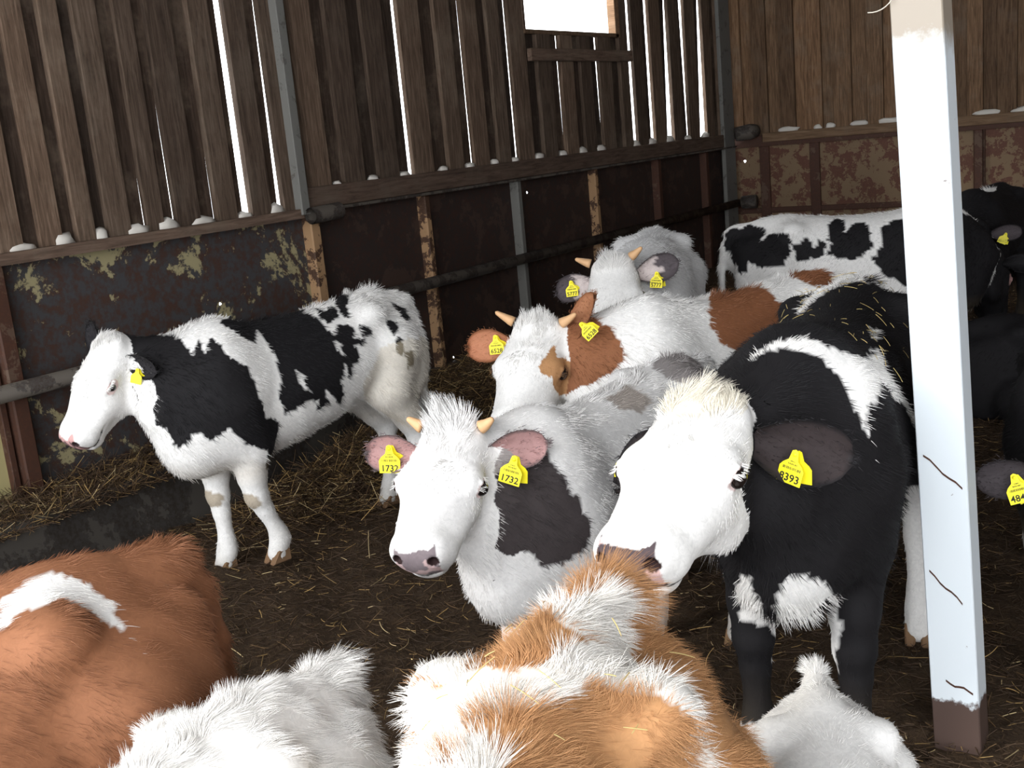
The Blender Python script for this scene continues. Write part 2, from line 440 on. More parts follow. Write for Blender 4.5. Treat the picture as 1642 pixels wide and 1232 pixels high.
# corner upright
MB().box((XW + .04, YB - .42, 0), (XW + .085, YB - .13, ROOFZ)).box((XW - .02, YB - .29, 0), (XW + .04, YB - .26, ROOFZ)).build('corner_upright', M['post_grey'], wl, bevel=.005)

# ---- snow blown in along the foot of the planks
def lump(name, parent, mat, c, r, seed, sub=2):
    bm = bmesh.new(); bmesh.ops.create_icosphere(bm, subdivisions=sub, radius=1.0); rr = random.Random(seed)
    ph = [rr.uniform(0, 6.28) for _ in range(6)]
    for v in bm.verts:
        n = v.co.normalized(); k = 1 + .18 * math.sin(4 * n.x + ph[0]) * math.sin(5 * n.y + ph[1]) + .12 * math.sin(9 * n.z + ph[2] + 7 * n.x)
        v.co = Vector((n.x * r[0] * k + c[0], n.y * r[1] * k + c[1], max(n.z, -.35) * r[2] * k + c[2]))
    me = bpy.data.meshes.new(name); bm.to_mesh(me); bm.free(); me.polygons.foreach_set('use_smooth', [True] * len(me.polygons))
    return link(name, me, parent, mat)
for k, (y, ry, rz) in enumerate(((3.20, .075, .035), (3.44, .06, .05), (3.66, .045, .055), (3.89, .075, .05), (4.10, .07, .06), (4.34, .10, .035), (4.66, .055, .03), (4.92, .06, .05), (5.50, .03, .02), (5.86, .05, .03), (6.2, .05, .025), (6.66, .05, .03), (7.0, .06, .03), (7.33, .05, .035), (7.62, .05, .03), (8.0, .07, .04), (8.38, .06, .04), (8.72, .09, .05), (9.06, .09, .05), (9.75, .08, .05), (10.1, .09, .05), (10.5, .10, .06), (10.95, .08, .04), (11.4, .09, .05))):
    z = 1.49 if y < 5.2 else 1.612
    lump('snow_clump', wl, M['snow'], (XW + .022, y, z), (.035, ry, rz), k)
for k, (x, rx) in enumerate(((-4.33, .13), (-4.0, .05), (-3.86, .06), (-3.55, .10), (-3.22, .14), (-2.90, .17), (-2.28, .13), (-1.95, .12), (-1.5, .1), (-.8, .12))):
    lump('snow_clump', wb_, M['snow'], (x, YB - .035, 1.595), (rx, .03, .04), 50 + k)

# ---- pipes, kerb, white post
p = setp(MB().tube([(XW + .115, -1.2, .842), (XW + .115, 12.05, .842)], .042, 14).build('pipe_rail', M['pipe'], None, True), 'long dirty steel pipe rail running low along the dark left wall to the corner', 'rail')
p = setp(MB().tube([(XW + .14, 5.10, 1.44), (XW + .14, 5.36, 1.45)], .052, 16, cap=False).tube([(XW + .14, 5.36, 1.45), (XW + .14, 5.10, 1.44)], .044, 16, cap=False).build('pipe_stub', M['pipe'], None, True), 'short open steel pipe end at the foot of the grey upright on the plank wall', 'pipe')
p = setp(MB().tube([(XW + .16, YB - .3, 1.60), (XW + .30, YB - .22, 1.615), (XW + .34, YB - .14, 1.62)], [.075, .085, .07], 12).build('pipe_elbow', M['pipe'], None, True), 'rusty pipe end cap in the corner just under the planks', 'pipe')
p = setp(MB().tube([(XW + .17, YB - .2, .845), (XW + .33, YB - .2, .85)], [.07, .075], 12).build('pipe_collar', M['pipe'], None, True), 'short thick pipe collar in the corner at the end of the long pipe rail', 'pipe')
def kerb():
    mb = MB(); pts = [(-4.58 + .012 * math.sin(k * 1.3), -1.2 + k * .25, .30 + .01 * math.sin(k * 2.1)) for k in range(27)]
    for k in range(26):
        a, b = pts[k], pts[k + 1]
        mb.prism8([(-4.935, a[1], -.1), (a[0] + .08, a[1], -.1), (b[0] + .08, b[1], -.1), (-4.935, b[1], -.1), (-4.935, a[1], .27), (a[0], a[1], a[2]), (b[0], b[1], b[2]), (-4.935, b[1], .27)])
    o = mb.build('concrete_kerb', M['concrete']); bm = bmesh.new(); bm.from_mesh(o.data); bmesh.ops.remove_doubles(bm, verts=bm.verts[:], dist=.0005); bm.to_mesh(o.data); bm.free()
    return setp(o, 'dark concrete kerb step along the foot of the left wall beside the standing calf', 'kerb')
kerb()
def white_post():
    t = empty('steel_post', (-.630, 2.96, -.06)); setp(t, 'white painted steel post with muck-stained foot, standing in front of the black calves', 'post')
    top = Vector((-.118, 0, 2.75)); w = .062; mb = MB()
    # open channel: front plate, two flanges
    def leaf(x0, x1, y0, y1): mb.prism8([(x0, y0, 0), (x1, y0, 0), (x1, y1, 0), (x0, y1, 0), (x0 + top.x, y0, top.z), (x1 + top.x, y0, top.z), (x1 + top.x, y1, top.z), (x0 + top.x, y1, top.z)])
    leaf(-w, w, -.004, .004); leaf(w - .008, w, .0041, .105); leaf(-w, -w + .008, .0041, .105); leaf(-w + .0081, w - .0081, .097, .105)
    mb.build('channel', M['post_white'], t, bevel=.0025)
    for z in (.50, .93): pass
    for k, (x0, z0, x1, z1) in enumerate(((-.045, .93, .05, .845), (-.047, .60, .035, .52), (-.02, .28, .05, .26))):
        c = MB(); n = 6
        for q in range(n):
            u0, u1 = q / n, (q + 1) / n; f = lambda u: (x0 + (x1 - x0) * u + top.x * (z0 + (z1 - z0) * u) / top.z, z0 + (z1 - z0) * u + .004 * math.sin(u * 9 + k)); a, b = f(u0), f(u1); h = .0028
            c.prism8([(a[0], -.0056, a[1] - h), (b[0], -.0056, b[1] - h), (b[0], -.0041, b[1] - h), (a[0], -.0041, a[1] - h), (a[0], -.0056, a[1] + h), (b[0], -.0056, b[1] + h), (b[0], -.0041, b[1] + h), (a[0], -.0041, a[1] + h)])
        c.build('paint_scratch', M['rust_frame'], t)
white_post()
tw = MB(); pts = []
for k in range(9):
    u = k / 8; pts.append((-.755 - .075 * u ** 1.2 + .0, 2.945 - .01 * u, 2.09 - .12 * u ** .7 + .05 * u * u - .0))
tw.tube(pts, .0016, 5).tube([(-.77, 2.945, 2.10), (-.79, 2.945, 2.06), (-.81, 2.945, 2.058)], .0014, 5)
setp(tw.build('twine', M['twine'], None, True), 'loose pale strand of twine hanging beside the top of the white post', 'twine')
# ------------------------------------------------------------------ cattle: one continuous skin from a smooth distance field
def smin(a, b, k):
    h = np.clip(0.5 + 0.5 * (b - a) / k, 0, 1)
    return b + (a - b) * h - k * h * (1 - h)
def smax(a, b, k): return -smin(-a, -b, k)
def cone(P, a, b, ra, rb):
    a = np.asarray(a, float); ab = np.asarray(b, float) - a
    t = np.clip((P - a) @ ab / max(ab @ ab, 1e-9), 0, 1)
    return np.linalg.norm(P - a - t[:, None] * ab, axis=1) - (ra + (rb - ra) * t)
def ell(P, c, r, R=None):
    q = P - np.asarray(c, float)
    if R is not None: q = q @ R
    r = np.asarray(r, float); k0 = np.linalg.norm(q / r, axis=1); k1 = np.linalg.norm(q / r ** 2, axis=1)
    return k0 * (k0 - 1) / np.maximum(k1, 1e-6)
def chain(P, pts, k=.02):
    d = None
    for (a, ra), (b, rb) in zip(pts[:-1], pts[1:]):
        e = cone(P, a, b, ra, rb); d = e if d is None else smin(d, e, k)
    return d

TX = np.array([-.74, -.70, -.64, -.55, -.42, -.25, -.05, .15, .32, .46, .58, .66, .72])
TT = np.array([1.00, 1.055, 1.10, 1.135, 1.15, 1.125, 1.11, 1.11, 1.135, 1.14, 1.10, 1.03, .95])
TB = np.array([.86, .78, .72, .69, .665, .625, .575, .535, .505, .51, .55, .62, .72])
TWD = np.array([.05, .09, .145, .19, .225, .25, .27, .27, .24, .21, .18, .14, .08])
_xx = np.linspace(TX[0], TX[-1], 400)
def _sm(v):
    y = np.interp(_xx, TX, v); k = np.hanning(41); k /= k.sum()
    return np.convolve(np.pad(y, 20, mode='edge'), k, 'valid')
_tt, _tb, _tw = _sm(TT), _sm(TB), _sm(TWD)
def trunk(P, fat=1.0):
    x = np.clip(P[:, 0], _xx[0], _xx[-1]); t, b, w = (np.interp(x, _xx, v) for v in (_tt, _tb, _tw)); w = w * fat
    zc = b + (t - b) * .46; dz = P[:, 2] - zc; h = np.where(dz > 0, t - zc, zc - b); s = dz / h
    rf = np.clip((-.28 - x) / .30, 0, 1)
    we = w * (1 - (.16 + .34 * rf) * np.clip(s, 0, 1.3) - .05 * np.clip(-s, 0, 1))
    r = (np.abs(P[:, 1] / we) ** 2.25 + np.abs(s) ** 2.25) ** (1 / 2.25)
    return (r - 1) * np.minimum(w, h) * .92 + np.abs(P[:, 0] - x)

def head_rot(yaw, pitch, roll):
    c, s, cp, sp = math.cos(yaw), math.sin(yaw), math.cos(pitch), math.sin(pitch)
    hx = np.array([cp * c, cp * s, -sp]); hy = np.array([-s, c, 0.0]); hz = np.cross(hx, hy)
    return np.stack([hx, hy * math.cos(roll) + hz * math.sin(roll), -hy * math.sin(roll) + hz * math.cos(roll)], 1)   # columns

def head_sdf(Q):
    d = ell(Q, (.065, 0, -.055), (.105, .092, .075))                     # skull and poll
    d = smin(d, ell(Q, (-.005, 0, -.018), (.052, .072, .042)), .04)
    d = smin(d, ell(Q, (.135, 0, -.042), (.115, .086, .046)), .03)       # broad forehead
    for s in (-1, 1):
        d = smin(d, ell(Q, (.145, s * .078, -.044), (.046, .026, .034)), .025)     # brow and orbit
        d = smin(d, ell(Q, (.115, s * .046, -.140), (.095, .036, .092)), .04)       # cheek and jaw plate
        d = smin(d, ell(Q, (.20, s * .056, -.088), (.085, .020, .022)), .03)       # cheek bone running to the nose
    d = smin(d, cone(Q, (.15, 0, -.060), (.325, 0, -.066), .068, .050), .045)      # bridge of the nose
    for s in (-1, 1): d = smin(d, cone(Q, (.19, s * .032, -.105), (.33, s * .030, -.098), .050, .040), .04)
    d = smin(d, ell(Q, (.346, 0, -.090), (.052, .068, .060)), .03)       # muzzle
    for s in (-1, 1): d = smin(d, ell(Q, (.366, s * .036, -.072), (.026, .026, .026)), .02)
    d = smin(d, cone(Q, (.09, 0, -.185), (.33, 0, -.142), .040, .026), .045)       # lower jaw
    d = smin(d, ell(Q, (.338, 0, -.150), (.034, .042, .020)), .02)       # chin and lip
    for s in (-1, 1):
        d = smax(d, -cone(Q, (.285, s * .076, -.122), (.392, s * .018, -.138), .004, .004), .012)   # mouth line
        d = smax(d, -ell(Q, (.390, s * .042, -.072), (.014, .0085, .012)), .008)   # nostril
        d = smax(d, -ell(Q, (.150, s * .112, -.054), (.027, .021, .020)), .008)    # eye socket
        d = smin(d, cone(Q, (.126, s * .0985, -.042), (.150, s * .103, -.0345), .0055, .006), .006)   # upper lid
        d = smin(d, cone(Q, (.150, s * .103, -.0345), (.174, s * .098, -.044), .006, .005), .006)
        d = smin(d, cone(Q, (.128, s * .096, -.066), (.172, s * .096, -.068), .004, .004), .007)   # lower lid
    return d

LEG0 = dict(  # joint (x, y, z), radius; y is given for the left side
    H=[((-.47, .13, .86), .15), ((-.42, .155, .68), .105), ((-.55, .145, .50), .066), ((-.605, .14, .41), .052), ((-.585, .14, .30), .037), ((-.565, .14, .14), .036), ((-.55, .14, .095), .043), ((-.52, .14, .035), .046)],
    F=[((.42, .12, .80), .13), ((.37, .13, .62), .085), ((.41, .125, .46), .060), ((.415, .125, .36), .050), ((.41, .125, .28), .037), ((.405, .125, .14), .036), ((.41, .125, .095), .043), ((.435, .125, .035), .045)])
def leg_pts(kind, side, move):
    """move: (dx, dy, dz) of the hoof and how far the knee follows"""
    pts = []
    n = len(LEG0[kind])
    for i, (p, r) in enumerate(LEG0[kind]):
        f = [0, .05, .25, .45, .6, .9, 1, 1][i] if len(move) < 4 else [0, .05, move[3] * .6, move[3], move[3] + (1 - move[3]) * .3, .9, 1, 1][i]
        pts.append(((p[0] + move[0] * f, p[1] * side + move[1] * f, p[2] + (move[2] * f if i > 1 else 0)), r))
    return pts

def surface_nets(fn, lo, hi, h):
    lo = np.asarray(lo, float); B = 4
    n = np.ceil((np.asarray(hi) - lo) / h / B).astype(int) + 1
    cx = [lo[i] + (np.arange(n[i]) + .5) * B * h for i in range(3)]
    G = np.stack(np.meshgrid(*cx, indexing='ij'), -1).reshape(-1, 3)
    dc = fn(G).reshape(n)
    act = np.abs(dc) < B * h * 1.55
    F = np.repeat(np.repeat(np.repeat(dc, B, 0), B, 1), B, 2).astype(np.float32)
    A = np.repeat(np.repeat(np.repeat(act, B, 0), B, 1), B, 2)
    for ax in range(3):
        S = np.roll(A, 1, ax); sl = [slice(None)] * 3; sl[ax] = slice(0, 1); S[tuple(sl)] = False; A = A | S
    I = np.argwhere(A); F[A] = fn(lo + I * h)
    ins = F < 0
    c = np.zeros(tuple(np.array(F.shape) - 1), np.int8)
    for dx in (0, 1):
        for dy in (0, 1):
            for dz in (0, 1):
                c += ins[dx:F.shape[0] - 1 + dx, dy:F.shape[1] - 1 + dy, dz:F.shape[2] - 1 + dz]
    cells = np.argwhere((c > 0) & (c < 8))
    idx = -np.ones(c.shape, np.int32); idx[tuple(cells.T)] = np.arange(len(cells))
    acc = np.zeros((len(cells), 3)); cnt = np.zeros(len(cells))
    cor = [(0, 0, 0), (1, 0, 0), (0, 1, 0), (1, 1, 0), (0, 0, 1), (1, 0, 1), (0, 1, 1), (1, 1, 1)]
    val = [F[cells[:, 0] + a, cells[:, 1] + b, cells[:, 2] + d] for a, b, d in cor]
    for i in range(8):
        for j in range(i + 1, 8):
            if sum(abs(np.array(cor[i]) - np.array(cor[j]))) != 1: continue
            m = (val[i] < 0) != (val[j] < 0); t = np.where(m, val[i] / np.where(m, val[i] - val[j], 1), 0)
            p = np.array(cor[i])[None] + t[:, None] * (np.array(cor[j]) - np.array(cor[i]))[None]
            acc[m] += p[m]; cnt[m] += 1
    V = lo + (cells + acc / np.maximum(cnt, 1)[:, None]) * h
    Q = []
    for ax in range(3):
        u, v = [(1, 2), (2, 0), (0, 1)][ax]
        sl0 = [slice(1, -1)] * 3; sl1 = [slice(1, -1)] * 3; sl0[ax] = slice(0, -1); sl1[ax] = slice(1, None)
        a, b = ins[tuple(sl0)], ins[tuple(sl1)]
        E = np.argwhere(a != b); flip = a[tuple(E.T)]
        off = np.array([1, 1, 1]); off[ax] = 0; E = E + off
        def at(du, dv):
            q = E.copy(); q[:, u] -= du; q[:, v] -= dv; return idx[q[:, 0], q[:, 1], q[:, 2]]
        q = np.stack([at(1, 1), at(0, 1), at(0, 0), at(1, 0)], 1)
        q[~flip] = q[~flip][:, ::-1]
        Q.append(q)
    Q = np.concatenate(Q); Q = Q[(Q >= 0).all(1)]
    return V, Q

def inside_poly(x, y, poly):
    r = np.zeros(len(x), bool); n = len(poly)
    for i in range(n):
        (x0, y0), (x1, y1) = poly[i], poly[(i + 1) % n]
        c = ((y0 > y) != (y1 > y)) & (x < (x1 - x0) * (y - y0) / ((y1 - y0) if y1 != y0 else 1e-9) + x0)
        r ^= c
    return r

DBROWN = np.array([.26, .105, .048]); CREAM = np.array([.80, .745, .63]); WHITE = np.array([.84, .82, .79]); BLACK = np.array([.012, .011, .012]); BROWN = np.array([.36, .158, .078]); TAN = np.array([.45, .235, .105]); GREY = np.array([.055, .045, .045])
GREYW = np.array([.34, .31, .30]); GREYB = np.array([.42, .37, .33]); PINK = np.array([.62, .36, .33]); DIRT = np.array([.30, .22, .12]); SLATE = np.array([.09, .075, .08])

class Calf:
    def __init__(s, loc, heading, scale, poll, ypr, hs=1.08, legs=None, tail=None, fat=.93, lying=False, neck=None, wide=1.17):
        s.loc, s.heading, s.s, s.hs, s.fat, s.lying = np.array([loc[0], loc[1], loc[2] if len(loc) > 2 else 0.0]), rad(heading), scale, hs, fat, lying
        s.hv = np.array([hs, hs * wide, hs * 1.03])
        s.poll = np.array(poll, float); s.RH = head_rot(*[rad(a) for a in ypr]); s.legs = legs or {}
        s.tail = tail or [((-.70, 0, 1.05), .038), ((-.755, 0, .98), .030), ((-.785, 0, .85), .022), ((-.79, 0, .62), .018), ((-.785, 0, .48), .016)]
        s.neck = neck
    def hq(s, P): return ((P - s.poll) @ s.RH) / s.hv
    def hp(s, q): return s.poll + s.RH @ (np.asarray(q, float) * s.hv)
    def world(s, p):
        c, sn = math.cos(s.heading), math.sin(s.heading); p = np.asarray(p, float) * s.s
        return s.loc + np.array([c * p[0] - sn * p[1], sn * p[0] + c * p[1], p[2]])
    def local(s, w):
        c, sn = math.cos(s.heading), math.sin(s.heading); d = np.asarray(w, float) - s.loc
        return np.array([c * d[0] + sn * d[1], -sn * d[0] + c * d[1], d[2]]) / s.s
    def sdf(s, P):
        d = trunk(P, s.fat)
        d = smin(d, ell(P, (-.68, 0, 1.05), (.085, .045, .055)), .05)                 # tail head
        for sd in (-1, 1):
            d = smin(d, ell(P, (-.375, sd * .165, 1.06), (.055, .045, .040)), .10)   # hook bone
            d = smin(d, ell(P, (-.665, sd * .085, .97), (.05, .035, .05)), .06)         # pin bone
            d = smin(d, ell(P, (-.54, sd * .135, .80), (.165, .085, .23)), .07)       # thigh
            d = smin(d, ell(P, (.44, sd * .145, .82), (.13, .07, .24)), .08)          # shoulder
        d = smin(d, ell(P, (.58, 0, .64), (.12, .11, .12)), .10)                      # brisket
        # neck: crest and throat strands run from the chest to the back of the head
        back = s.hp((.025, 0, -.075)); thr = s.hp((.06, 0, -.15)); top = s.hp((-.02, 0, -.045))
        mid = (np.array([.50, 0, .86]) + back) / 2 if s.neck is None else np.array(s.neck, float)
        hs = s.hs
        d = smin(d, chain(P, [((.42, 0, .90), .20), (mid + (0, 0, -.01), .130), (back, .066 * hs)], .05), .10)
        d = smin(d, chain(P, [((.40, 0, 1.05), .10), (mid + (0, 0, .080), .068), (top, .046 * hs)], .05), .07)
        d = smin(d, chain(P, [((.56, 0, .72), .13), (mid + (.03, 0, -.10), .075), (thr, .050 * hs)], .05), .08)
        legs = []
        if s.lying:
            for sd in (-1, 1):
                legs.append(chain(P, [((-.40, sd * .2, .70), .13), ((-.10, sd * .30, .60), .075), ((-.40, sd * .36, .575), .05), ((-.22, sd * .38, .57), .045)], .03))
                legs.append(chain(P, [((.42, sd * .15, .72), .11), ((.62, sd * .20, .60), .06), ((.38, sd * .24, .575), .05), ((.34, sd * .25, .57), .045)], .03))
        else:
            for nm in ('HL', 'HR', 'FL', 'FR'):
                pts = leg_pts(nm[0], 1 if nm[1] == 'L' else -1, s.legs.get(nm, (0, 0, 0)))
                e = chain(P, pts, .025)
                if nm[0] == 'H': e = smin(e, ell(P, np.array(pts[3][0]) + (-.028, 0, .012), (.028, .026, .045)), .03)
                legs.append(e)
        for e in legs: d = smin(d, e, .045)
        d = smin(d, chain(P, s.tail, .02), .025)
        Q = s.hq(P); near = np.linalg.norm(Q - np.array([.17, 0, -.07]), axis=1) < .42
        if near.any():
            dh = np.full(len(P), 9.0); dh[near] = head_sdf(Q[near]) * hs
            d = np.where(near, smin(d, dh, .035), d)
        return d
    def mesh(s, res=.014, hres=0):
        c = s.hp((.18, 0, -.08)); pts = [c]
        ext = .30 * s.hs
        lo = np.minimum([-.92, -.48, -.02], c - ext); hi = np.maximum([.80, .48, 1.24], c + ext)
        V, Q = surface_nets(s.sdf, lo, hi, res)
        if hres:
            rr = .285 * s.hs
            keep = np.linalg.norm(V - c, axis=1) > rr - res * 1.2
            m = keep[Q].all(1); Q = Q[m]
            V2, Q2 = surface_nets(s.sdf, c - rr - .02, c + rr + .02, hres)
            m2 = (np.linalg.norm(V2 - c, axis=1) < rr)[Q2].all(1)
            Q2 = Q2[m2]
            Q = np.concatenate([Q, Q2 + len(V)]); V = np.concatenate([V, V2])
        used = np.unique(Q); mp = -np.ones(len(V), int); mp[used] = np.arange(len(used))
        return V[used], mp[Q]
    def region(s, P):
        """0 trunk and neck, 1 head, 2 left fore, 3 right fore, 4 left hind, 5 right hind"""
        Q = s.hq(P); r = np.zeros(len(P), int)
        head = (Q[:, 0] > -.07) & (np.linalg.norm(Q - np.array([.17, 0, -.07]), axis=1) < .32)
        head[head] = head_sdf(Q[head]) < .014
        leg = (P[:, 2] < .50) & ~head
        r[leg & (P[:, 0] > 0) & (P[:, 1] > 0)] = 2; r[leg & (P[:, 0] > 0) & (P[:, 1] <= 0)] = 3
        r[leg & (P[:, 0] <= 0) & (P[:, 1] > 0)] = 4; r[leg & (P[:, 0] <= 0) & (P[:, 1] <= 0)] = 5
        r[head] = 1
        return r
    def cyl(s, P): return P[:, 0], np.degrees(np.arctan2(P[:, 1], P[:, 2] - .80))
    def hcyl(s, P):
        Q = s.hq(P); return Q[:, 0], np.degrees(np.arctan2(Q[:, 1], Q[:, 2] + .085))

def paint(calf, P, spec, seed):
    """coat colours laid out on the animal itself: spec is a base colour and a list of patches"""
    C = np.tile(spec['base'], (len(P), 1)).astype(float); rg = calf.region(P)
    wa = spec.get('warp', .012)
    W = P + wa * np.stack([noise3(P, 26, seed + k, 3) for k in range(3)], 1) * 1.6
    x, ph = calf.cyl(W); hx, th = calf.hcyl(W)
    legph = np.degrees(np.arctan2(W[:, 1] - np.sign(W[:, 1]) * .135, W[:, 0] - np.where(W[:, 0] > 0, .41, -.56)))
    for pt in spec['patches']:
        kind, reg, col, geo = pt[:4]
        rm = np.isin(rg, reg) if reg is not None else np.ones(len(P), bool)
        if kind == 'cyl': m = inside_poly(x, ph, geo) | inside_poly(x, ph + 360, geo) | inside_poly(x, ph - 360, geo)
        elif kind == 'head': m = inside_poly(hx, th, geo) | inside_poly(hx, th + 360, geo) | inside_poly(hx, th - 360, geo)
        elif kind == 'side': m = inside_poly(W[:, 0], W[:, 2], geo) & ((P[:, 1] > 0) if len(pt) < 5 or pt[4] == 'L' else (P[:, 1] < 0) if pt[4] == 'R' else True)
        elif kind == 'top': m = inside_poly(W[:, 0], W[:, 1], geo)
        elif kind == 'leg': m = inside_poly(legph, W[:, 2], geo)
        elif kind == 'ball': m = np.linalg.norm((W - np.array(geo[0])) / np.array(geo[1]), axis=1) < 1
        elif kind == 'hball': m = np.linalg.norm((calf.hq(W) - np.array(geo[0])) / np.array(geo[1]), axis=1) < 1
        elif kind == 'plane':
            an, th0, poly = geo; c_, s_ = math.cos(rad(an)), math.sin(rad(an))
            m = inside_poly(-s_ * W[:, 0] + c_ * W[:, 1], W[:, 2], poly) & (c_ * P[:, 0] + s_ * P[:, 1] > th0)
        elif kind == 'all': m = np.ones(len(P), bool)
        m = m & rm
        C[m] = C[m] * (1 - (pt[5] if len(pt) > 5 else 1)) + np.array(col) * (pt[5] if len(pt) > 5 else 1)
    # muzzle skin, eye rims, dung-stained feet
    Q = calf.hq(P); nose = spec.get('nose', PINK)
    near = np.linalg.norm(Q - np.array([.17, 0, -.07]), axis=1) < .36
    nz = near & (Q[:, 0] > .362 + 5 * np.maximum(np.abs(Q[:, 1]) - .046, 0)) & (Q[:, 2] > -.128) & (Q[:, 2] < -.050 + .22 * np.abs(Q[:, 1]) + .008 * noise3(P, 70, seed + 4, 2))
    C[nz] = nose
    if 'nose_spots' in spec:
        m = nz & (noise3(P, 90, seed + 9, 2) > spec['nose_spots'][0]); C[m] = spec['nose_spots'][1]
    for sd in (-1, 1):
        m = near & (np.linalg.norm((Q - np.array([.150, sd * .103, -.054])) / np.array([.032, .03, .021]), axis=1) < 1); C[m] = C[m] * .35 + np.array(spec.get('rim', PINK * .9)) * .65
        m = near & (np.linalg.norm(Q - np.array([.390, sd * .042, -.072]), axis=1) < .0145); C[m] = (.03, .015, .015)
        m = near & (np.abs(Q[:, 0] - .345) < .045) & (np.abs(Q[:, 2] + .1305 + (Q[:, 0] - .34) * .15) < .0035) & (Q[:, 0] < .385); C[m] = C[m] * .35
    if not calf.lying:
        f = np.clip((.30 - P[:, 2]) / .25, 0, 1) * spec.get('dirt', .45) * (.6 + .5 * noise3(P, 30, seed + 5, 2)) * (~near)
        f = np.clip(f, 0, .8)[:, None]; C = C * (1 - f) + DIRT * f * .55
        f = (np.clip((.62 - P[:, 2]) / .15, 0, 1) * np.clip((P[:, 2] - .43) / .08, 0, 1) * (np.abs(P[:, 1]) < .2) * spec.get('belly', .25) * (~near))[:, None]
        C = C * (1 - f) + DIRT * f
    return np.clip(C, 0.004, .9)

def flow_dir(calf, P, N):
    """lie of the hair: down the nose is up the face, back along the neck and trunk, down the limbs"""
    rg = calf.region(P); T = np.zeros_like(P)
    T[:] = (-.75, 0, -.65)
    T[:, 1] += np.sign(P[:, 1]) * .15
    T[rg >= 2] = (-.1, 0, -1)
    h = rg == 1
    T[h] = -calf.RH[:, 0] + .35 * calf.RH[:, 2]
    Q = calf.hq(P)
    low = h & (Q[:, 0] > .12); T[low] = calf.RH[:, 0] * .9 - calf.RH[:, 2] * .4
    T -= N * (T * N).sum(1)[:, None]
    return T / np.maximum(np.linalg.norm(T, axis=1), 1e-6)[:, None]

def make_curves(name, PTS, RADII, C, parent, mat):
    """PTS (n, k, 3) hair strands, one colour each"""
    n, k = PTS.shape[:2]
    cu = bpy.data.hair_curves.new(name); cu.add_curves([k] * n)
    cu.attributes['position'].data.foreach_set('vector', PTS.astype(np.float32).ravel())
    ra = cu.attributes.get('radius') or cu.attributes.new('radius', 'FLOAT', 'POINT')
    ra.data.foreach_set('value', np.repeat(RADII.astype(np.float32)[None], n, 0).ravel() if RADII.ndim == 1 else RADII.astype(np.float32).ravel())
    ca = cu.attributes.new('coat', 'FLOAT_COLOR', 'CURVE'); D = np.ones((n, 4), np.float32); D[:, :3] = C; ca.data.foreach_set('color', D.ravel())
    return link(name, cu, parent, mat)

def grow(calf, V, Q, spec, seed):
    """fur strands rooted on the skin, in calf units"""
    r = rng(seed); n = spec.get('hairs', 20000)
    A, B, Cc, Dd = V[Q[:, 0]], V[Q[:, 1]], V[Q[:, 2]], V[Q[:, 3]]
    nr = np.cross(Cc - A, Dd - B); ar = np.linalg.norm(nr, axis=1); nr /= np.maximum(ar, 1e-9)[:, None]
    cen = (A + B + Cc + Dd) / 4; qh = calf.hq(cen)
    w = ar * np.where(cen[:, 2] > .55, 1.0, .35)
    w = w * np.where((qh[:, 0] > .33) & (np.linalg.norm(qh - np.array([.17, 0, -.07]), axis=1) < .34), .12, 1)
    for (c, rr, L, lift, mult) in spec.get('tufts', []):
        w = np.where(np.linalg.norm((cen - np.array(c)) / np.array(rr), axis=1) < 1, w * mult, w)
    cdf = np.cumsum(w); f = np.searchsorted(cdf, r.random(n) * cdf[-1]); f = np.minimum(f, len(Q) - 1)
    u, v = r.random((2, n)); p = (A[f] * ((1 - u) * (1 - v))[:, None] + B[f] * (u * (1 - v))[:, None] + Cc[f] * (u * v)[:, None] + Dd[f] * ((1 - u) * v)[:, None]); N = nr[f]
    rg = calf.region(p); q = calf.hq(p)
    hd = rg == 1
    L = np.full(n, spec.get('fur', .022)); L[rg >= 2] = .010; L[hd] = .013
    L[hd & (q[:, 0] > .22)] = .007; L[hd & (q[:, 0] > .33)] = .004
    L[(~hd) & (p[:, 2] < .58) & (rg == 0)] *= 1.2
    lift = np.full(n, spec.get('lift', .35))
    lift[hd] = .22; curl = np.full(n, spec.get('curl', .25))
    for (c, rr, Lt, lf, mult) in spec.get('tufts', []):
        k = np.clip(1.25 - np.linalg.norm((p - np.array(c)) / np.array(rr), axis=1), 0, 1)
        L = L + (Lt - L) * k; lift = lift + (lf - lift) * k; curl = curl + .35 * k
    eye = np.zeros(n, bool)
    for sd in (-1, 1): eye |= hd & (np.linalg.norm((q - np.array([.15, sd * .10, -.054])) / np.array([.035, .03, .024]), axis=1) < 1)
    ok = ~eye; p, N, L, lift, curl, q, hd = p[ok], N[ok], L[ok], lift[ok], curl[ok], q[ok], hd[ok]; n = len(p)
    T = flow_dir(calf, p, N)
    J = np.stack([noise3(p, 55, seed + 20 + k, 2) for k in range(3)], 1) * 1.1
    D = N * lift[:, None] + T * .75 + J * curl[:, None] + r.normal(size=(n, 3)) * spec.get('rand', .12)
    D /= np.linalg.norm(D, axis=1)[:, None]
    L = L * (.55 + .75 * r.random(n))
    K = 4; t = np.linspace(0, 1, K)
    bend = T * .35 + np.array([0, 0, -.25]) + J[:, ::-1] * curl[:, None]
    PTS = p[:, None] - N[:, None] * .002 + D[:, None] * (L[:, None] * t)[..., None] + bend[:, None] * (L[:, None] * t ** 2 * .45)[..., None]
    col = paint(calf, p, spec, seed) * (.78 + .34 * r.random(n))[:, None]
    return PTS, np.clip(col, 0, .95)

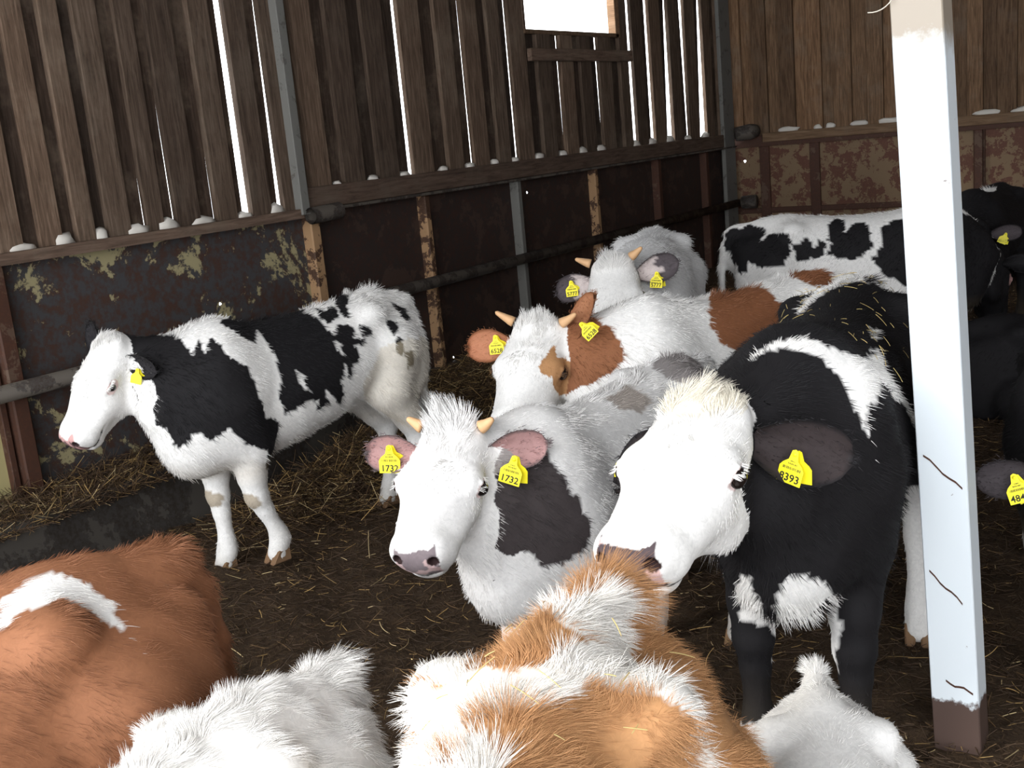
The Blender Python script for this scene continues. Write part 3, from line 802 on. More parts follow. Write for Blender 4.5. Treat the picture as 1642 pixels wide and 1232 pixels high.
def leaf_ear(calf, side, spec):
    """cupped leaf-shaped ear, in calf units; returns verts, faces, colours, frame"""
    e = dict(back=.12, up=.0, fwd=.95, opn=.15, L=.185, W=.054, cup=.026, outer=BLACK, inner=PINK * .8, edge=None); e.update(spec)
    hx, hy, hz = calf.RH[:, 0], calf.RH[:, 1], calf.RH[:, 2]
    Z = np.array([0, 0, 1.0]); fx = np.cross(hy, Z); fx /= np.linalg.norm(fx)
    a = side * hy - e['back'] * fx + e['up'] * Z; a /= np.linalg.norm(a)
    o = e['fwd'] * fx + e['opn'] * Z + e.get('tw', 0) * hy * side; o -= a * (o @ a); o /= np.linalg.norm(o); b = np.cross(a, o)
    hs = calf.hs; root = calf.hp((.028, side * .088, -.058)); L, Wd, cup = e['L'] * hs, e['W'] * hs, e['cup'] * hs
    nu, nv = 15, 11; V = []; C = []
    uu = np.linspace(0, 1, nu); vv = np.linspace(-1, 1, nv)
    for layer in (0, 1):
        for u in uu:
            w = Wd * (.42 + .58 * math.sin(math.pi / 2 * u / .5)) if u < .5 else Wd * max(.16, math.sqrt(max(0, 1 - ((u - .5) / .505) ** 2.3)))
            for v in vv:
                th = .006 * hs * (1 - .7 * abs(v)) * (1.6 - u)
                dp = -cup * (1 - v * v) * (1 - .55 * u) - layer * th
                p = root + a * (L * u) + b * (w * v - .008 * u * u) + o * (dp - .020 * hs * u * u * e.get('curlb', 1) + .008 * v * v)
                V.append(p)
                if layer == 0 and u < e.get('basew', 0) * (1 + .22 * math.sin(v * 7 + 1) - .25 * v * v) and abs(v) < .9: C.append(e['basecol']); continue
                inn = e['inner'] if (abs(v) < .82 and u < .93) else (e['outer'] if e['edge'] is None else e['edge'])
                C.append(inn if layer == 0 else e['outer'])
    Fc = []; m = nu * nv
    for l in (0, 1):
        for i in range(nu - 1):
            for j in range(nv - 1):
                q = [l * m + i * nv + j, l * m + i * nv + j + 1, l * m + (i + 1) * nv + j + 1, l * m + (i + 1) * nv + j]
                Fc.append(q if l == 0 else q[::-1])
    ring = [i * nv for i in range(nu)] + [(nu - 1) * nv + j for j in range(1, nv)] + [i * nv + nv - 1 for i in range(nu - 2, -1, -1)]
    for x, y in zip(ring[:-1], ring[1:]): Fc.append([y, x, x + m, y + m])
    return np.array(V), Fc, np.array(C), (root, a, o, b, L, Wd)

def hoof_mesh(calf, pt, side_dir, s):
    """two claws under the pastern; local calf units scaled by s"""
    mb = MB(); x, y, z = pt
    for k in (-1, 1):
        c = y + k * .024; w = .020; z0 = z - .038
        mb.prism8([((x - .045) * s, (c - w) * s, z0 * s), ((x + .060) * s, (c - w * .7) * s, z0 * s), ((x + .060) * s, (c + w * .7) * s, z0 * s), ((x - .045) * s, (c + w) * s, z0 * s),
                   ((x - .042) * s, (c - w) * s, (z + .018) * s), ((x + .020) * s, (c - w) * s, (z + .022) * s), ((x + .020) * s, (c + w) * s, (z + .022) * s), ((x - .042) * s, (c + w) * s, (z + .018) * s)])
    return mb

_txt = {}
def text_mesh(s_, size):
    cu = bpy.data.curves.new('print', 'FONT'); cu.body = s_; cu.size = size; cu.align_x = 'CENTER'; cu.align_y = 'CENTER'; cu.extrude = .0003; cu.resolution_u = 2; cu.offset = .0004
    o = bpy.data.objects.new('print', cu); COL.objects.link(o); bpy.context.view_layer.update()
    me = bpy.data.meshes.new_from_object(o.evaluated_get(bpy.context.evaluated_depsgraph_get())); bpy.data.objects.remove(o); bpy.data.curves.remove(cu)
    return me

def ear_tag(root, calf, hang, normal, up, number, size=1.0, back_turn=12):
    """yellow flag tag; hang, normal, up are in calf-local axes (metres); root is the calf's Empty"""
    n = Vector(normal).normalized(); u = Vector(up); u = (u - n * u.dot(n)).normalized(); x = u.cross(n)
    out = [(-.030, 0), (.030, 0), (.031, .036), (.024, .046), (.012, .056), (.0095, .068), (.0075, .078), (0, .0815), (-.0075, .078), (-.0095, .068), (-.012, .056), (-.024, .046), (-.031, .036)]
    def plate(k, th):
        v = [(px * k, (py - .070) * k, th * sgn) for sgn in (-.5, .5) for px, py in out]; m = len(out)
        return v, [tuple(range(m))[::-1], tuple(range(m, 2 * m))] + [(i, (i + 1) % m, m + (i + 1) % m, m + i) for i in range(m)]
    v, f = plate(size, .0022)
    o = link('ear_tag', mesh_from('ear_tag', v, f), root, M['tag'])
    o.matrix_local = Matrix(((x.x, u.x, n.x, hang[0]), (x.y, u.y, n.y, hang[1]), (x.z, u.z, n.z, hang[2]), (0, 0, 0, 1)))
    o['label'] = 'yellow plastic ear tag' + (' printed ' + number if number else '')
    v, f = plate(size * .96, .002)
    b = link('tag_back', mesh_from('tag_back', v, f), o, M['tag'])
    b.matrix_local = Matrix.Translation((.004 * size, -.002, -.013 * size)) @ Matrix.Rotation(rad(back_turn), 4, 'Z') @ Matrix.Rotation(rad(10), 4, 'X')
    st = MB().tube([(0, 0, -.016 * size), (0, 0, .003)], .0055 * size, 10).build('tag_stud', M['tag'], o, True)
    if number:
        me = text_mesh(number, .0258 * size)
        t = link('tag_number', me, o, M['ink']); t.location = (0, -.057 * size, .0014)
        mb = MB(); r = random.Random(sum(map(ord, number)) + 3)
        for row, (yy, hh, wd) in enumerate(((-.034, .0065, .022), (-.0235, .004, .011), (-.017, .003, .006))):
            xx = -wd
            while xx < wd:
                w = r.uniform(.0008, .0022); mb.box((xx * size, (yy - hh / 2) * size, .0011), ((xx + w) * size, (yy + hh / 2) * size, .0013)); xx += w + r.uniform(.0006, .0016)
        mb.build('tag_print', M['ink'], o)
    return o

def build_calf(calf, spec, label, seed):
    s = calf.s
    root = empty('calf', tuple(calf.loc), calf.heading); setp(root, label, 'calf')
    V, Q = calf.mesh(spec.get('res', .014), spec.get('hres', 0))
    me = mesh_np('body', V * s, Q); vcol(me, 'coat', paint(calf, V, spec, seed)); body = link('body', me, root, M['coat'])
    pts, cols = [], []
    if spec.get('hairs', 1):
        H, c = grow(calf, V, Q, spec, seed); pts.append(H); cols.append(c)
    r = rng(seed + 77)
    # tail switch
    if not calf.lying:
        te = np.array(calf.tail[-1][0]); n = spec.get('switch', 500); t = np.linspace(0, 1, 4)
        p0 = te + r.normal(size=(n, 3)) * (.016, .016, .04); d = np.stack([r.normal(size=n) * .05, r.normal(size=n) * .05, -(.12 + .12 * r.random(n))], 1)
        pts.append(p0[:, None] + d[:, None] * t[None, :, None]); cols.append(np.clip(np.tile(spec.get('tailcol', spec['base']), (n, 1)) * (.7 + .4 * r.random(n))[:, None], 0, .95))
    fr = {}
    for side, key in ((1, 'L'), (-1, 'R')):
        es = spec.get('ear' + key, {})
        if es is None: continue
        Ve, Fe, Ce, frame = leaf_ear(calf, side, {**spec.get('ear', {}), **es}); fr[key] = frame
        me = mesh_from('ear', Ve * s, Fe, True); vcol(me, 'coat', Ce); link('ear', me, root, M['coat'])
        # fringe hairs on the rim and the back of the ear
        n = spec.get('ear_hairs', 500); f = r.integers(0, len(Ve), n); rt, a, o, b, L, Wd = frame
        q = Ve[f] + r.normal(size=(n, 3)) * .004; m = len(Ve) // 2; out = np.where((f < m)[:, None], o, -o)
        d = a * .7 + out * .35 + r.normal(size=(n, 3)) * .3; d /= np.linalg.norm(d, axis=1)[:, None]; t = np.linspace(0, 1, 4)
        pts.append(q[:, None] + d[:, None] * (.006 + .012 * r.random(n))[:, None, None] * t[None, :, None]); cols.append(np.clip(Ce[f] * (.8 + .4 * r.random(n))[:, None], 0, .95))
    if pts and spec.get('hairs', 1):
        PT = np.concatenate(pts) * s; CC = np.concatenate(cols); hw = spec.get('hair_r', .0008)
        fo = make_curves('fur', PT, np.array([1, .9, .65, .15]) * hw, CC, root, M['fur']); fo['kind'] = 'stuff'
    if spec.get('hres'):
        for sd in (-1, 1):
            bm = bmesh.new(); bmesh.ops.create_uvsphere(bm, u_segments=20, v_segments=12, radius=spec.get('eye_r', .0235) * calf.hs * s); me = bpy.data.meshes.new('eye'); bm.to_mesh(me); bm.free(); me.polygons.foreach_set('use_smooth', [True] * len(me.polygons))
            o = link('eye', me, root, M['eye']); o.location = tuple(calf.hp((.150, sd * spec.get('eye_y', .0965), -.0540)) * s)
        # lashes
        n = spec.get('lashes', 12); P_, C_ = [], []
        for sd in (-1, 1):
            for k in range(n):
                u = k / (n - 1); b = np.array([.128 + .046 * u, sd * (.107 - .006 * abs(u - .5)), -.0385]); d = np.array([(u - .5) * .5 + r.normal() * .12, sd * 1.0, -.55 + r.normal() * .12]); d /= np.linalg.norm(d)
                ts = np.linspace(0, 1, 4); P_.append([calf.hp(b + d * t * (.012 + .006 * r.random())) for t in ts]); C_.append(spec.get('lash', WHITE * .95))
        lo = make_curves('eyelashes', np.array(P_) * s, np.array([1, .9, .6, .2]) * .0007, np.array(C_), root, M['fur']); lo['kind'] = 'stuff'
    if spec.get('horn'):
        hl = spec['horn']
        for sd in (-1, 1):
            d0 = np.array([-.015, sd * .074, .008]); d1 = d0 + np.array([-.25, sd * .8, .40]) * hl * .55; d2 = d0 + np.array([-.15, sd * 1.0, .78]) * hl
            MB().tube([calf.hp(q) * s for q in (d0, (d0 + d1) / 2, d1, (d1 + d2) / 2, d2, d2 + (d2 - d1) * .12)], [.021 * s, .0195 * s, .0165 * s, .0125 * s, .008 * s, .002 * s], 12).build('horn', M['horn'], root, True)['label'] = 'short cream horn bud'
    if not calf.lying:
        for nm in ('HL', 'HR', 'FL', 'FR'):
            pp = leg_pts(nm[0], 1 if nm[1] == 'L' else -1, calf.legs.get(nm, (0, 0, 0)))[-1][0]
            hoof_mesh(calf, pp, 1, s).build('hoof', M[spec.get('hoof', 'hoof')], root, bevel=.006)
    ci = Matrix.Rotation(-calf.heading, 3, 'Z')
    for key, num, u, v, dn, nw, upw, sz, *ofs in spec.get('tags', []):
        rt, a, o, b, L, Wd = fr[key]
        hang = (rt + a * L * u + b * Wd * v + o * dn) * s
        if ofs: hang = hang + np.array(ci @ Vector(ofs[0]))
        ear_tag(root, calf, hang, ci @ Vector(nw), ci @ Vector(upw), num, sz)
    return root
# coat markings, laid out on each animal: (along the body, angle round it), head or leg coordinates
MARKS = {}
MARKS['A'] = [
    ('cyl', [0, 2, 3, 4, 5], BLACK, [(0.777,-20.1),(0.649,-39.4),(0.582,-2.5),(0.575,6.6),(0.561,24.1),(0.52,16.1),(0.528,33.1),(0.486,21.4),(0.47,43.1),(0.399,52.4),(0.374,72.5),(0.336,102.9),(0.276,118.9),(0.302,136.6),(0.275,163.8),(0.373,134.9),(0.413,127.2),(0.459,122.2),(0.51,111.9),(0.576,124.0),(0.611,114.7),(0.659,112.6),(0.695,138.2),(0.715,147.6),(0.749,96.0),(0.758,29.5),(0.732,32.0),(0.743,9.5),(0.747,1.3),(0.726,6.9),(0.749,-11.5),(0.731,-12.6),(0.76,-16.1)]),
    ('cyl', [0], BLACK, [(0.393,12.8),(0.071,-20.9),(-0.043,-20.9),(-0.154,-23.8),(-0.164,-23.8),(-0.058,10.9),(-0.1,30.6),(-0.121,43.3),(-0.165,33.9),(-0.224,38.6),(-0.193,53.0),(-0.201,69.3),(-0.137,73.1),(-0.105,92.6),(-0.098,71.3),(-0.087,66.2),(-0.069,83.9),(-0.054,89.7),(-0.092,118.0),(-0.045,113.7),(0.0,98.2),(0.048,88.9),(0.01,106.8),(0.109,113.9),(0.087,102.0),(0.221,104.4),(0.246,108.0),(0.255,84.3),(0.23,67.6),(0.234,49.3),(0.235,19.7),(0.3,30.3),(0.343,27.4),(0.36,23.2),(0.381,17.1)]),
    ('cyl', [0], WHITE, [(0.155,66.5),(0.125,75.0),(0.119,92.1),(0.151,88.8)]),
    ('cyl', [0], WHITE, [(-0.111,45.2),(-0.142,49.9),(-0.114,59.9),(-0.094,55.6)]),
    ('cyl', [0], BLACK, [(-0.375,-21.4),(-0.365,-2.9),(-0.282,18.7),(-0.242,29.7),(-0.2,28.2),(-0.235,13.2)]),
    ('cyl', [0], BLACK, [(-0.141,0.7),(-0.145,15.8),(-0.205,10.0),(-0.217,18.9),(-0.178,27.3),(-0.121,30.0),(-0.092,19.5)]),
    ('cyl', [0], BLACK, [(-0.263,37.7),(-0.297,39.8),(-0.291,50.4),(-0.248,51.3)]),
    ('cyl', [0], BLACK, [(-0.208,48.5),(-0.263,53.2),(-0.24,59.2),(-0.192,55.5)]),
    ('cyl', [0], BLACK, [(-0.409,43.9),(-0.467,45.3),(-0.445,55.4),(-0.41,58.4),(-0.395,51.2)]),
    ('cyl', [0], BLACK, [(-0.57,16.4),(-0.642,16.7),(-0.578,42.9),(-0.54,47.4),(-0.525,39.5)]),
    ('cyl', [0], BLACK, [(-0.419,58.5),(-0.451,63.3),(-0.436,75.9),(-0.409,81.8),(-0.399,72.2)]),
    ('cyl', [0], BLACK, [(-0.441,75.5),(-0.489,79.1),(-0.504,94.1),(-0.452,95.6)]),
]
MARKS['B'] = [
    ('plane', [0], GREY, (38.7,0.444,[(-0.359,1.02),(-0.316,1.048),(-0.272,1.055),(-0.218,1.05),(-0.196,1.012),(-0.167,0.98),(-0.134,0.921),(-0.115,0.852),(-0.106,0.79),(-0.139,0.746),(-0.198,0.731),(-0.234,0.76),(-0.272,0.749),(-0.287,0.801),(-0.325,0.789),(-0.369,0.818),(-0.37,0.896),(-0.358,0.967)])),
    ('plane', [0], GREYW, (39.7,0.393,[(-0.328,1.135),(-0.292,1.122),(-0.265,1.08),(-0.272,1.05),(-0.325,1.048),(-0.369,1.02),(-0.351,1.082)])),
    ('cyl', [0], GREYW, [(-0.301,0.6),(-0.549,-7.5),(-0.578,7.1),(-0.589,21.3),(-0.352,43.6),(-0.309,29.5),(-0.283,12.5)]),
    ('cyl', [0], GREYB, [(0.037,4.5),(-0.097,4.7),(-0.106,23.2),(-0.035,30.8),(0.052,23.5)]),
]
MARKS['C'] = [
    ('plane', [0], DBROWN, (59.1,0.219,[(-0.707,1.102),(-0.666,1.159),(-0.605,1.166),(-0.554,1.112),(-0.5,1.103),(-0.494,1.076),(-0.466,1.027),(-0.448,0.961),(-0.508,0.928),(-0.575,0.888),(-0.717,0.829),(-0.769,0.853),(-0.766,0.943),(-0.737,1.022)])),
    ('head', [1], TAN, [(0.077,40.2),(0.106,49.0),(0.134,54.8),(0.179,63.3),(0.2,56.3),(0.2,37.9),(0.177,29.0),(0.12,30.9)]),
    ('cyl', [0], DBROWN, [(0.106,3.0),(-0.131,-24.4),(-0.143,7.2),(-0.149,24.9),(-0.265,31.4),(-0.201,40.3),(-0.14,52.4),(-0.051,63.1),(-0.012,59.3),(0.006,51.7),(0.014,64.0),(0.087,72.0),(0.139,75.0),(0.14,55.3),(0.192,47.8),(0.191,32.1)]),
    ('cyl', [0], DBROWN, [(-0.402,-6.0),(-0.47,-2.3),(-0.499,-2.4),(-0.514,-2.6),(-0.573,-7.6),(-0.536,11.8),(-0.34,29.5),(-0.355,16.7),(-0.333,0.5)]),
]
MARKS['D'] = [
    ('cyl', [0, 2, 3, 4, 5], WHITE, [(0.585,-10.5),(0.535,-5.1),(0.496,3.9),(0.466,15.9),(0.407,26.2),(0.271,28.9),(0.148,29.2),(0.066,33.1),(0.085,38.1),(0.146,42.7),(0.126,55.7),(0.06,72.5),(-0.319,113.1),(-0.359,132.6),(-0.333,130.6),(0.081,80.9),(0.163,59.8),(0.416,39.2),(0.449,36.5),(0.496,42.0),(0.514,42.7),(0.542,52.4),(0.541,63.7),(0.549,63.4),(0.548,45.1),(0.528,34.9),(0.51,24.9),(0.519,15.3),(0.551,6.1),(0.56,-1.1)]),
    ('cyl', [0], WHITE, [(-0.237,-24.7),(-0.322,-20.5),(-0.482,-10.8),(-0.535,-3.5),(-0.562,-1.5),(-0.584,1.2),(-0.762,6.1),(-0.754,8.2),(-0.367,31.8),(-0.754,-5.5),(-0.399,7.8),(-0.352,-1.2),(-0.322,-9.1),(-0.239,-15.7),(-0.14,-18.3)]),
    ('cyl', [0], WHITE, [(-0.038,23.9),(-0.067,26.7),(0.011,30.3),(0.045,27.4)]),
    ('plane', None, WHITE, (12.5,0.321,[(-0.109,0.673),(-0.045,0.665),(-0.03,0.649),(-0.023,0.597),(-0.047,0.565),(-0.07,0.54),(-0.103,0.53),(-0.126,0.537),(-0.156,0.41),(-0.139,0.577),(-0.126,0.627)])),
    ('plane', [0, 3], WHITE, (14.7,0.341,[(-0.248,0.649),(-0.228,0.662),(-0.203,0.604),(-0.193,0.541),(-0.169,0.355),(-0.17,0.311),(-0.182,0.258),(-0.176,0.311),(-0.183,0.351),(-0.206,0.413),(-0.257,0.435),(-0.251,0.481)])),
    ('plane', [0, 2], WHITE, (11.0,0.369,[(-0.015,0.615),(-0.007,0.556),(0.012,0.451),(0.01,0.387),(-0.006,0.373),(0.002,0.303),(-0.012,0.289),(-0.013,0.257),(-0.029,0.28),(-0.034,0.347),(-0.022,0.409)])),
]
MARKS['F'] = [
    ('cyl', [0, 2, 3, 4, 5], BLACK, [(-0.758,-5.2),(-0.7,-5.9),(-0.609,-7.1),(-0.524,-16.7),(-0.573,-43.1),(-0.505,-26.5),(-0.379,-41.5),(-0.368,-55.1),(-0.408,-73.1),(-0.59,-72.3),(-0.63,-61.1),(-0.634,-80.9),(-0.681,-83.2),(-0.729,-19.9),(-0.768,-9.8)]),
    ('cyl', [0, 2, 3, 4, 5], BLACK, [(-0.352,-46.2),(-0.302,-41.3),(-0.271,-44.7),(-0.267,-53.7),(-0.226,-45.2),(-0.196,-48.0),(-0.207,-64.5),(-0.35,-67.9)]),
    ('cyl', [0, 2, 3, 4, 5], BLACK, [(-0.17,-23.0),(-0.13,-12.7),(-0.077,-17.3),(-0.072,-29.7),(-0.085,-37.1),(-0.028,-24.6),(0.028,-22.6),(0.058,-31.6),(0.056,-54.5),(-0.045,-75.6),(-0.19,-64.8),(-0.166,-50.9),(-0.185,-45.9)]),
    ('cyl', [0, 1], BLACK, [(0.127,-30.0),(0.206,-21.9),(0.289,-24.1),(0.413,-31.6),(0.637,-7.9),(0.791,11.5),(0.949,-241.0),(0.4,-128.5),(0.284,-116.1),(0.119,-95.2),(0.042,-68.8),(0.117,-52.9)]),
]
MARKS['J'] = [
    ('cyl', [0], WHITE, [(-0.327,6.6),(-0.339,6.5),(-0.391,6.0),(-0.435,5.3),(-0.479,10.7),(-0.501,15.8),(-0.499,23.7),(-0.491,37.6),(-0.489,47.6),(-0.482,35.3),(-0.464,24.3),(-0.422,18.7),(-0.376,22.0),(-0.328,20.7),(-0.304,23.8),(-0.285,21.5)]),
]
MARKS['L'] = [
    ('cyl', [0, 2, 3, 4, 5], TAN, [(-0.449,-17.3),(-0.457,-14.1),(-0.481,-11.1),(-0.491,-7.1),(-0.489,-7.1),(-0.505,-6.9),(-0.555,-7.0),(-0.681,-6.3),(-0.612,0.0),(-0.562,-7.1),(-0.443,1.3),(-0.407,6.5),(-0.349,4.5),(-0.331,2.9),(-0.334,-6.6),(-0.367,-16.1),(-0.345,-23.4),(-0.455,-20.9)]),
    ('cyl', [0, 2, 3, 4, 5], TAN, [(-0.764,-8.8),(-0.704,19.2),(-0.739,22.4),(-0.736,24.6),(-0.719,30.4),(-0.71,36.5),(-0.686,46.6),(-0.525,56.1),(-0.433,58.7),(-0.424,57.1),(-0.657,53.5),(-0.61,39.9),(-0.65,24.6),(-0.737,21.7),(-0.676,10.7),(-0.628,4.0),(-0.71,-1.0),(-0.762,-10.8)]),
    ('cyl', [0], TAN, [(-0.205,-9.8),(-0.218,-4.5),(-0.233,2.3),(-0.238,6.4),(-0.263,5.5),(-0.299,11.1),(-0.333,13.2),(-0.355,21.3),(-0.347,31.2),(-0.354,38.1),(-0.421,45.1),(-0.383,48.3),(-0.347,52.9),(-0.066,9.2),(-0.115,2.7),(-0.146,-0.7),(-0.173,-5.3)]),
    ('cyl', [0], TAN, [(-0.141,-16.9),(-0.147,-15.2),(-0.132,-8.7),(-0.11,-3.7),(-0.078,-5.9)]),
    ('cyl', [0], TAN, [(-0.338,-37.2),(-0.325,-32.3),(-0.321,-25.3),(-0.31,-25.9),(-0.324,-35.8)]),
]
# ------------------------------------------------------------------ the herd
HERD = {}
MARKS = globals().get('MARKS', {})
def add(key, calf, spec, label, seed):
    spec['patches'] = [*spec.get('under', []), *MARKS.get(key, []), *spec.get('over', [])]
    spec['tufts'] = [*spec.get('tufts', []), *[(tuple(calf.hp(c)), tuple(np.array(r) * calf.hs), L, lf, m) for c, r, L, lf, m in spec.get('htufts', [])]]
    HERD[key] = (calf, spec, label, seed)
HT = 'head'
add('A', Calf((-3.65, 3.589), -98.4, .998, (.793, -.186, 1.125), (0, 48, .4), legs=dict(FL=(-.12, .0, .06, .30), FR=(.0, 0, 0), HL=(.06, .02, 0), HR=(-.06, 0, 0))),
    dict(base=WHITE, hairs=34000, hres=.006, res=.013, nose=np.array([.66, .38, .36]), nose_spots=(.35, np.array([.2, .12, .12])), lash=WHITE, belly=.5, over=[('cyl', [0, 4], np.array([.62, .52, .36]), [(-.78, 66), (-.33, 66), (-.22, 105), (-.30, 150), (-.78, 150)], None, .4), ('ball', [2, 3], DIRT, [(.47, .125, .36), (.07, .08, .05)], None, .75), ('ball', [2, 3], DIRT, [(.47, -.125, .36), (.07, .08, .05)], None, .75)], eye_r=.016, eye_y=.096, lashes=34,
         tufts=[((-.50, 0, 1.15), (.20, .07, .07), .05, .8, 3), ((.15, 0, 1.13), (.5, .05, .05), .028, .6, 1.5)], htufts=[((0, 0, .03), (.06, .08, .05), .035, .7, 3)],
         ear=dict(outer=BLACK, inner=BLACK * 2), earL=dict(back=.15, up=-.40, fwd=.9, opn=.0, tw=.0, W=.048, L=.15), earR=dict(back=.2, up=1.0),
         tags=[('L', '', .45, .3, .006, (.35, -.9, .1), (.25, .1, 1), .8)], hoof='hoof_pale', dirt=.55),
    'black and white spotted calf with white face standing by the left wall, foreleg lifted', 101)
add('B', Calf((-1.660, 2.914), -95.2, .903, (.709, -.060, 1.158), (20, 27.9, -1), legs=dict(HL=(-.02, .04, 0), HR=(.12, .02, 0))),
    dict(base=np.array([.80, .78, .76]), hairs=42000, hres=.0055, horn=.032, nose=np.array([.22, .18, .19]), nose_spots=(.25, np.array([.62, .45, .44])), fur=.021, curl=.28, lift=.25,
         htufts=[((-.01, 0, .045), (.085, .085, .085), .075, 1.0, 5), ((.08, 0, .02), (.10, .09, .05), .028, .4, 2)],
         tufts=[((-.2, 0, 1.13), (.6, .06, .06), .035, .6, 1.5)],
         ear=dict(outer=SLATE * 1.2, inner=np.array([.36, .21, .20]), edge=np.array([.16, .12, .12])), earL=dict(back=.30, up=.10, L=.165),
         tags=[('R', '1732', .50, .25, .006, (.42, -.9, .1), (.05, 0, 1), .97), ('L', '1732', .50, .1, .006, (.30, -.95, .10), (.28, .15, 1), .97, (.02, -.05, 0))], dirt=.5, hoof='hoof_pale'),
    'white and dark grey calf with tousled white poll and ear tags 1732', 102)
add('C', Calf((-1.79, 4.22), -118.6, .985, (.82, -.150, 1.090), (38, 36, -3.5), hs=1.17),
    dict(base=WHITE, hairs=36000, hres=.0065, horn=.046, nose=np.array([.68, .40, .37]), nose_spots=(.3, np.array([.75, .55, .50])), rim=np.array([.25, .11, .06]), lash=TAN * .5,
         over=[('hball', [1], TAN, [(.155, .10, -.065), (.055, .05, .055)])], htufts=[((.0, 0, .035), (.09, .09, .06), .045, .55, 4), ((.10, 0, .02), (.10, .09, .05), .024, .35, 2)], tufts=[((-.1, 0, 1.12), (.6, .06, .06), .04, .7, 1.6)],
         ear=dict(outer=DBROWN, inner=np.array([.46, .20, .11])), earL=dict(back=.05, up=2.0, fwd=.75, tw=-.6, L=.20, W=.050, inner=BROWN * .9), earR=dict(up=-.08, W=.058, L=.185),
         tags=[('R', '6528', .30, .45, .008, (.40, -.9, .1), (-.05, 0, 1), .95), ('L', '6528', .45, .0, .0, (.5, -.85, .1), (-.55, -.36, .75), .9, (.07, -.09, .01))]),
    'brown and white horned calf with brown eye patch behind the grey and white calf', 103)
add('D', Calf((-1.034, 3.155), -82.7, 1.087, (.797, -.106, 1.067), (-8, 18, 3.4), fat=.88, legs=dict(HL=(.10, .04, 0), HR=(-.02, .05, 0))),
    dict(base=BLACK, hairs=44000, hres=.0055, hair_r=.0007, lashes=34, nose=np.array([.075, .055, .06]), nose_spots=(.42, np.array([.60, .40, .38])), rim=np.array([.40, .22, .2]), dirt=.15, belly=0, hoof='hoof_pale',
         under=[('head', [1], WHITE, [(-.08, -62), (-.08, 62), (.05, 72), (.125, 96), (.10, 150), (.10, 190), (.6, 190), (.6, -190), (.10, -190), (.10, -150), (.125, -96), (.05, -72)]), ('hball', [1], CREAM, [(-.01, 0, .02), (.07, .09, .06)]), ('all', [4, 5], WHITE, None), ('ball', [3], WHITE, [(.44, -.13, .03), (.12, .12, .10)])],
         htufts=[((.0, 0, .035), (.10, .10, .07), .042, .8, 5), ((.09, 0, .02), (.08, .09, .05), .02, .4, 2)], tufts=[((-.69, 0, 1.09), (.06, .05, .06), .05, .9, 3), ((.58, 0, .56), (.12, .10, .08), .05, .5, 3)],
         ear=dict(outer=BLACK * 1.5, inner=np.array([.032, .024, .024])), earL=dict(back=.45, up=-.40, L=.19, W=.066), earR=dict(back=.1, up=-.75, fwd=.5, opn=.6, L=.17),
         tags=[('L', '8393', .42, .05, .008, (-.15, -.97, .15), (.26, .17, 1), .98), ('R', '8393', .5, .3, .008, (.5, -.8, .1), (.2, .1, 1), .9)]),
    'large black calf with pure white face and ear tag 8393 beside the white post', 104)
add('E', Calf((-2.759, 5.457), -68.0, 1.06, (.798, -.096, 1.105), (1.4, 42.6, 8.6)),
    dict(base=np.array([.77, .76, .75]), hairs=26000, hres=.008, horn=.044, fur=.026, under=[('all', [1], WHITE * .97, None)], rim=np.array([.3, .2, .2]),
         htufts=[((.0, 0, .035), (.10, .10, .06), .04, .7, 4)], ear=dict(outer=SLATE * .9, inner=SLATE * 1.1, edge=SLATE * .8, basew=.52, basecol=np.array([.60, .52, .50]), W=.058, L=.17), earL=dict(up=.10), earR=dict(up=-.10),
         tags=[('L', '5777', .42, .3, .006, (.35, -.93, .1), (.10, 0, 1), .95), ('R', '5777', .5, .35, .006, (.5, -.85, .1), (-.05, .0, 1), .95)]),
    'pale grey-white horned calf furthest back by the pipe rail with tags 5777', 105)
add('F', Calf((-2.02, 6.80), 22, 1.035, (.78, .30, .80), (65, 60, 0)), dict(base=WHITE, hairs=18000, res=.016, over=[('all', [1], BLACK, None)], ear=dict(outer=BLACK, inner=BLACK * 2)),
    'white calf with black patches standing sideways against the rusty back wall', 106)
add('G', Calf((-1.66, 8.8), -92, .98, (.80, .1, .95), (10, 45, 0)),
    dict(base=BLACK, hairs=12000, res=.018, ear=dict(outer=BLACK, inner=SLATE), over=[('ball', [0], WHITE, [(-.1, 0, 1.12), (.10, .05, .05)]), ('ball', [0], WHITE, [(.45, -.17, 1.02), (.06, .07, .04)]), ('ball', None, WHITE, [(.62, -.10, .58), (.14, .05, .10)])],
         tufts=[((-.1, 0, 1.12), (.10, .05, .05), .05, .9, 3)], tags=[('L', '', .45, .1, .006, (.2, -.9, .1), (.5, .0, 1), .95), ('R', '', .45, .1, .006, (.2, -.9, .1), (-.2, .0, 1), .95)]),
    'black calf with white tuft on its back, half hidden behind the white post', 107)
add('H', Calf((-.75, 6.75, -.56), 20, 1.0, (.80, .1, .95), (10, 45, 0), lying=True), dict(base=BLACK, hairs=9000, res=.018, ear=dict(outer=BLACK, inner=SLATE)),
    'black calf lying on the straw behind the white post', 108)
add('I', Calf((-.42, 3.95), -85, .93, (.88, .02, .89), (5, 45, 0)),
    dict(base=BLACK, hairs=14000, res=.016, hres=.009, ear=dict(outer=SLATE * .4, inner=SLATE * .6), under=[('all', [2, 3], np.array([.4, .38, .36]), None)], tags=[('R', '4844', .45, .1, .006, (-.1, -.95, .3), (-.38, -.25, 1), 1.0)]),
    'black calf at the right edge of the picture with ear tag 4844', 109)
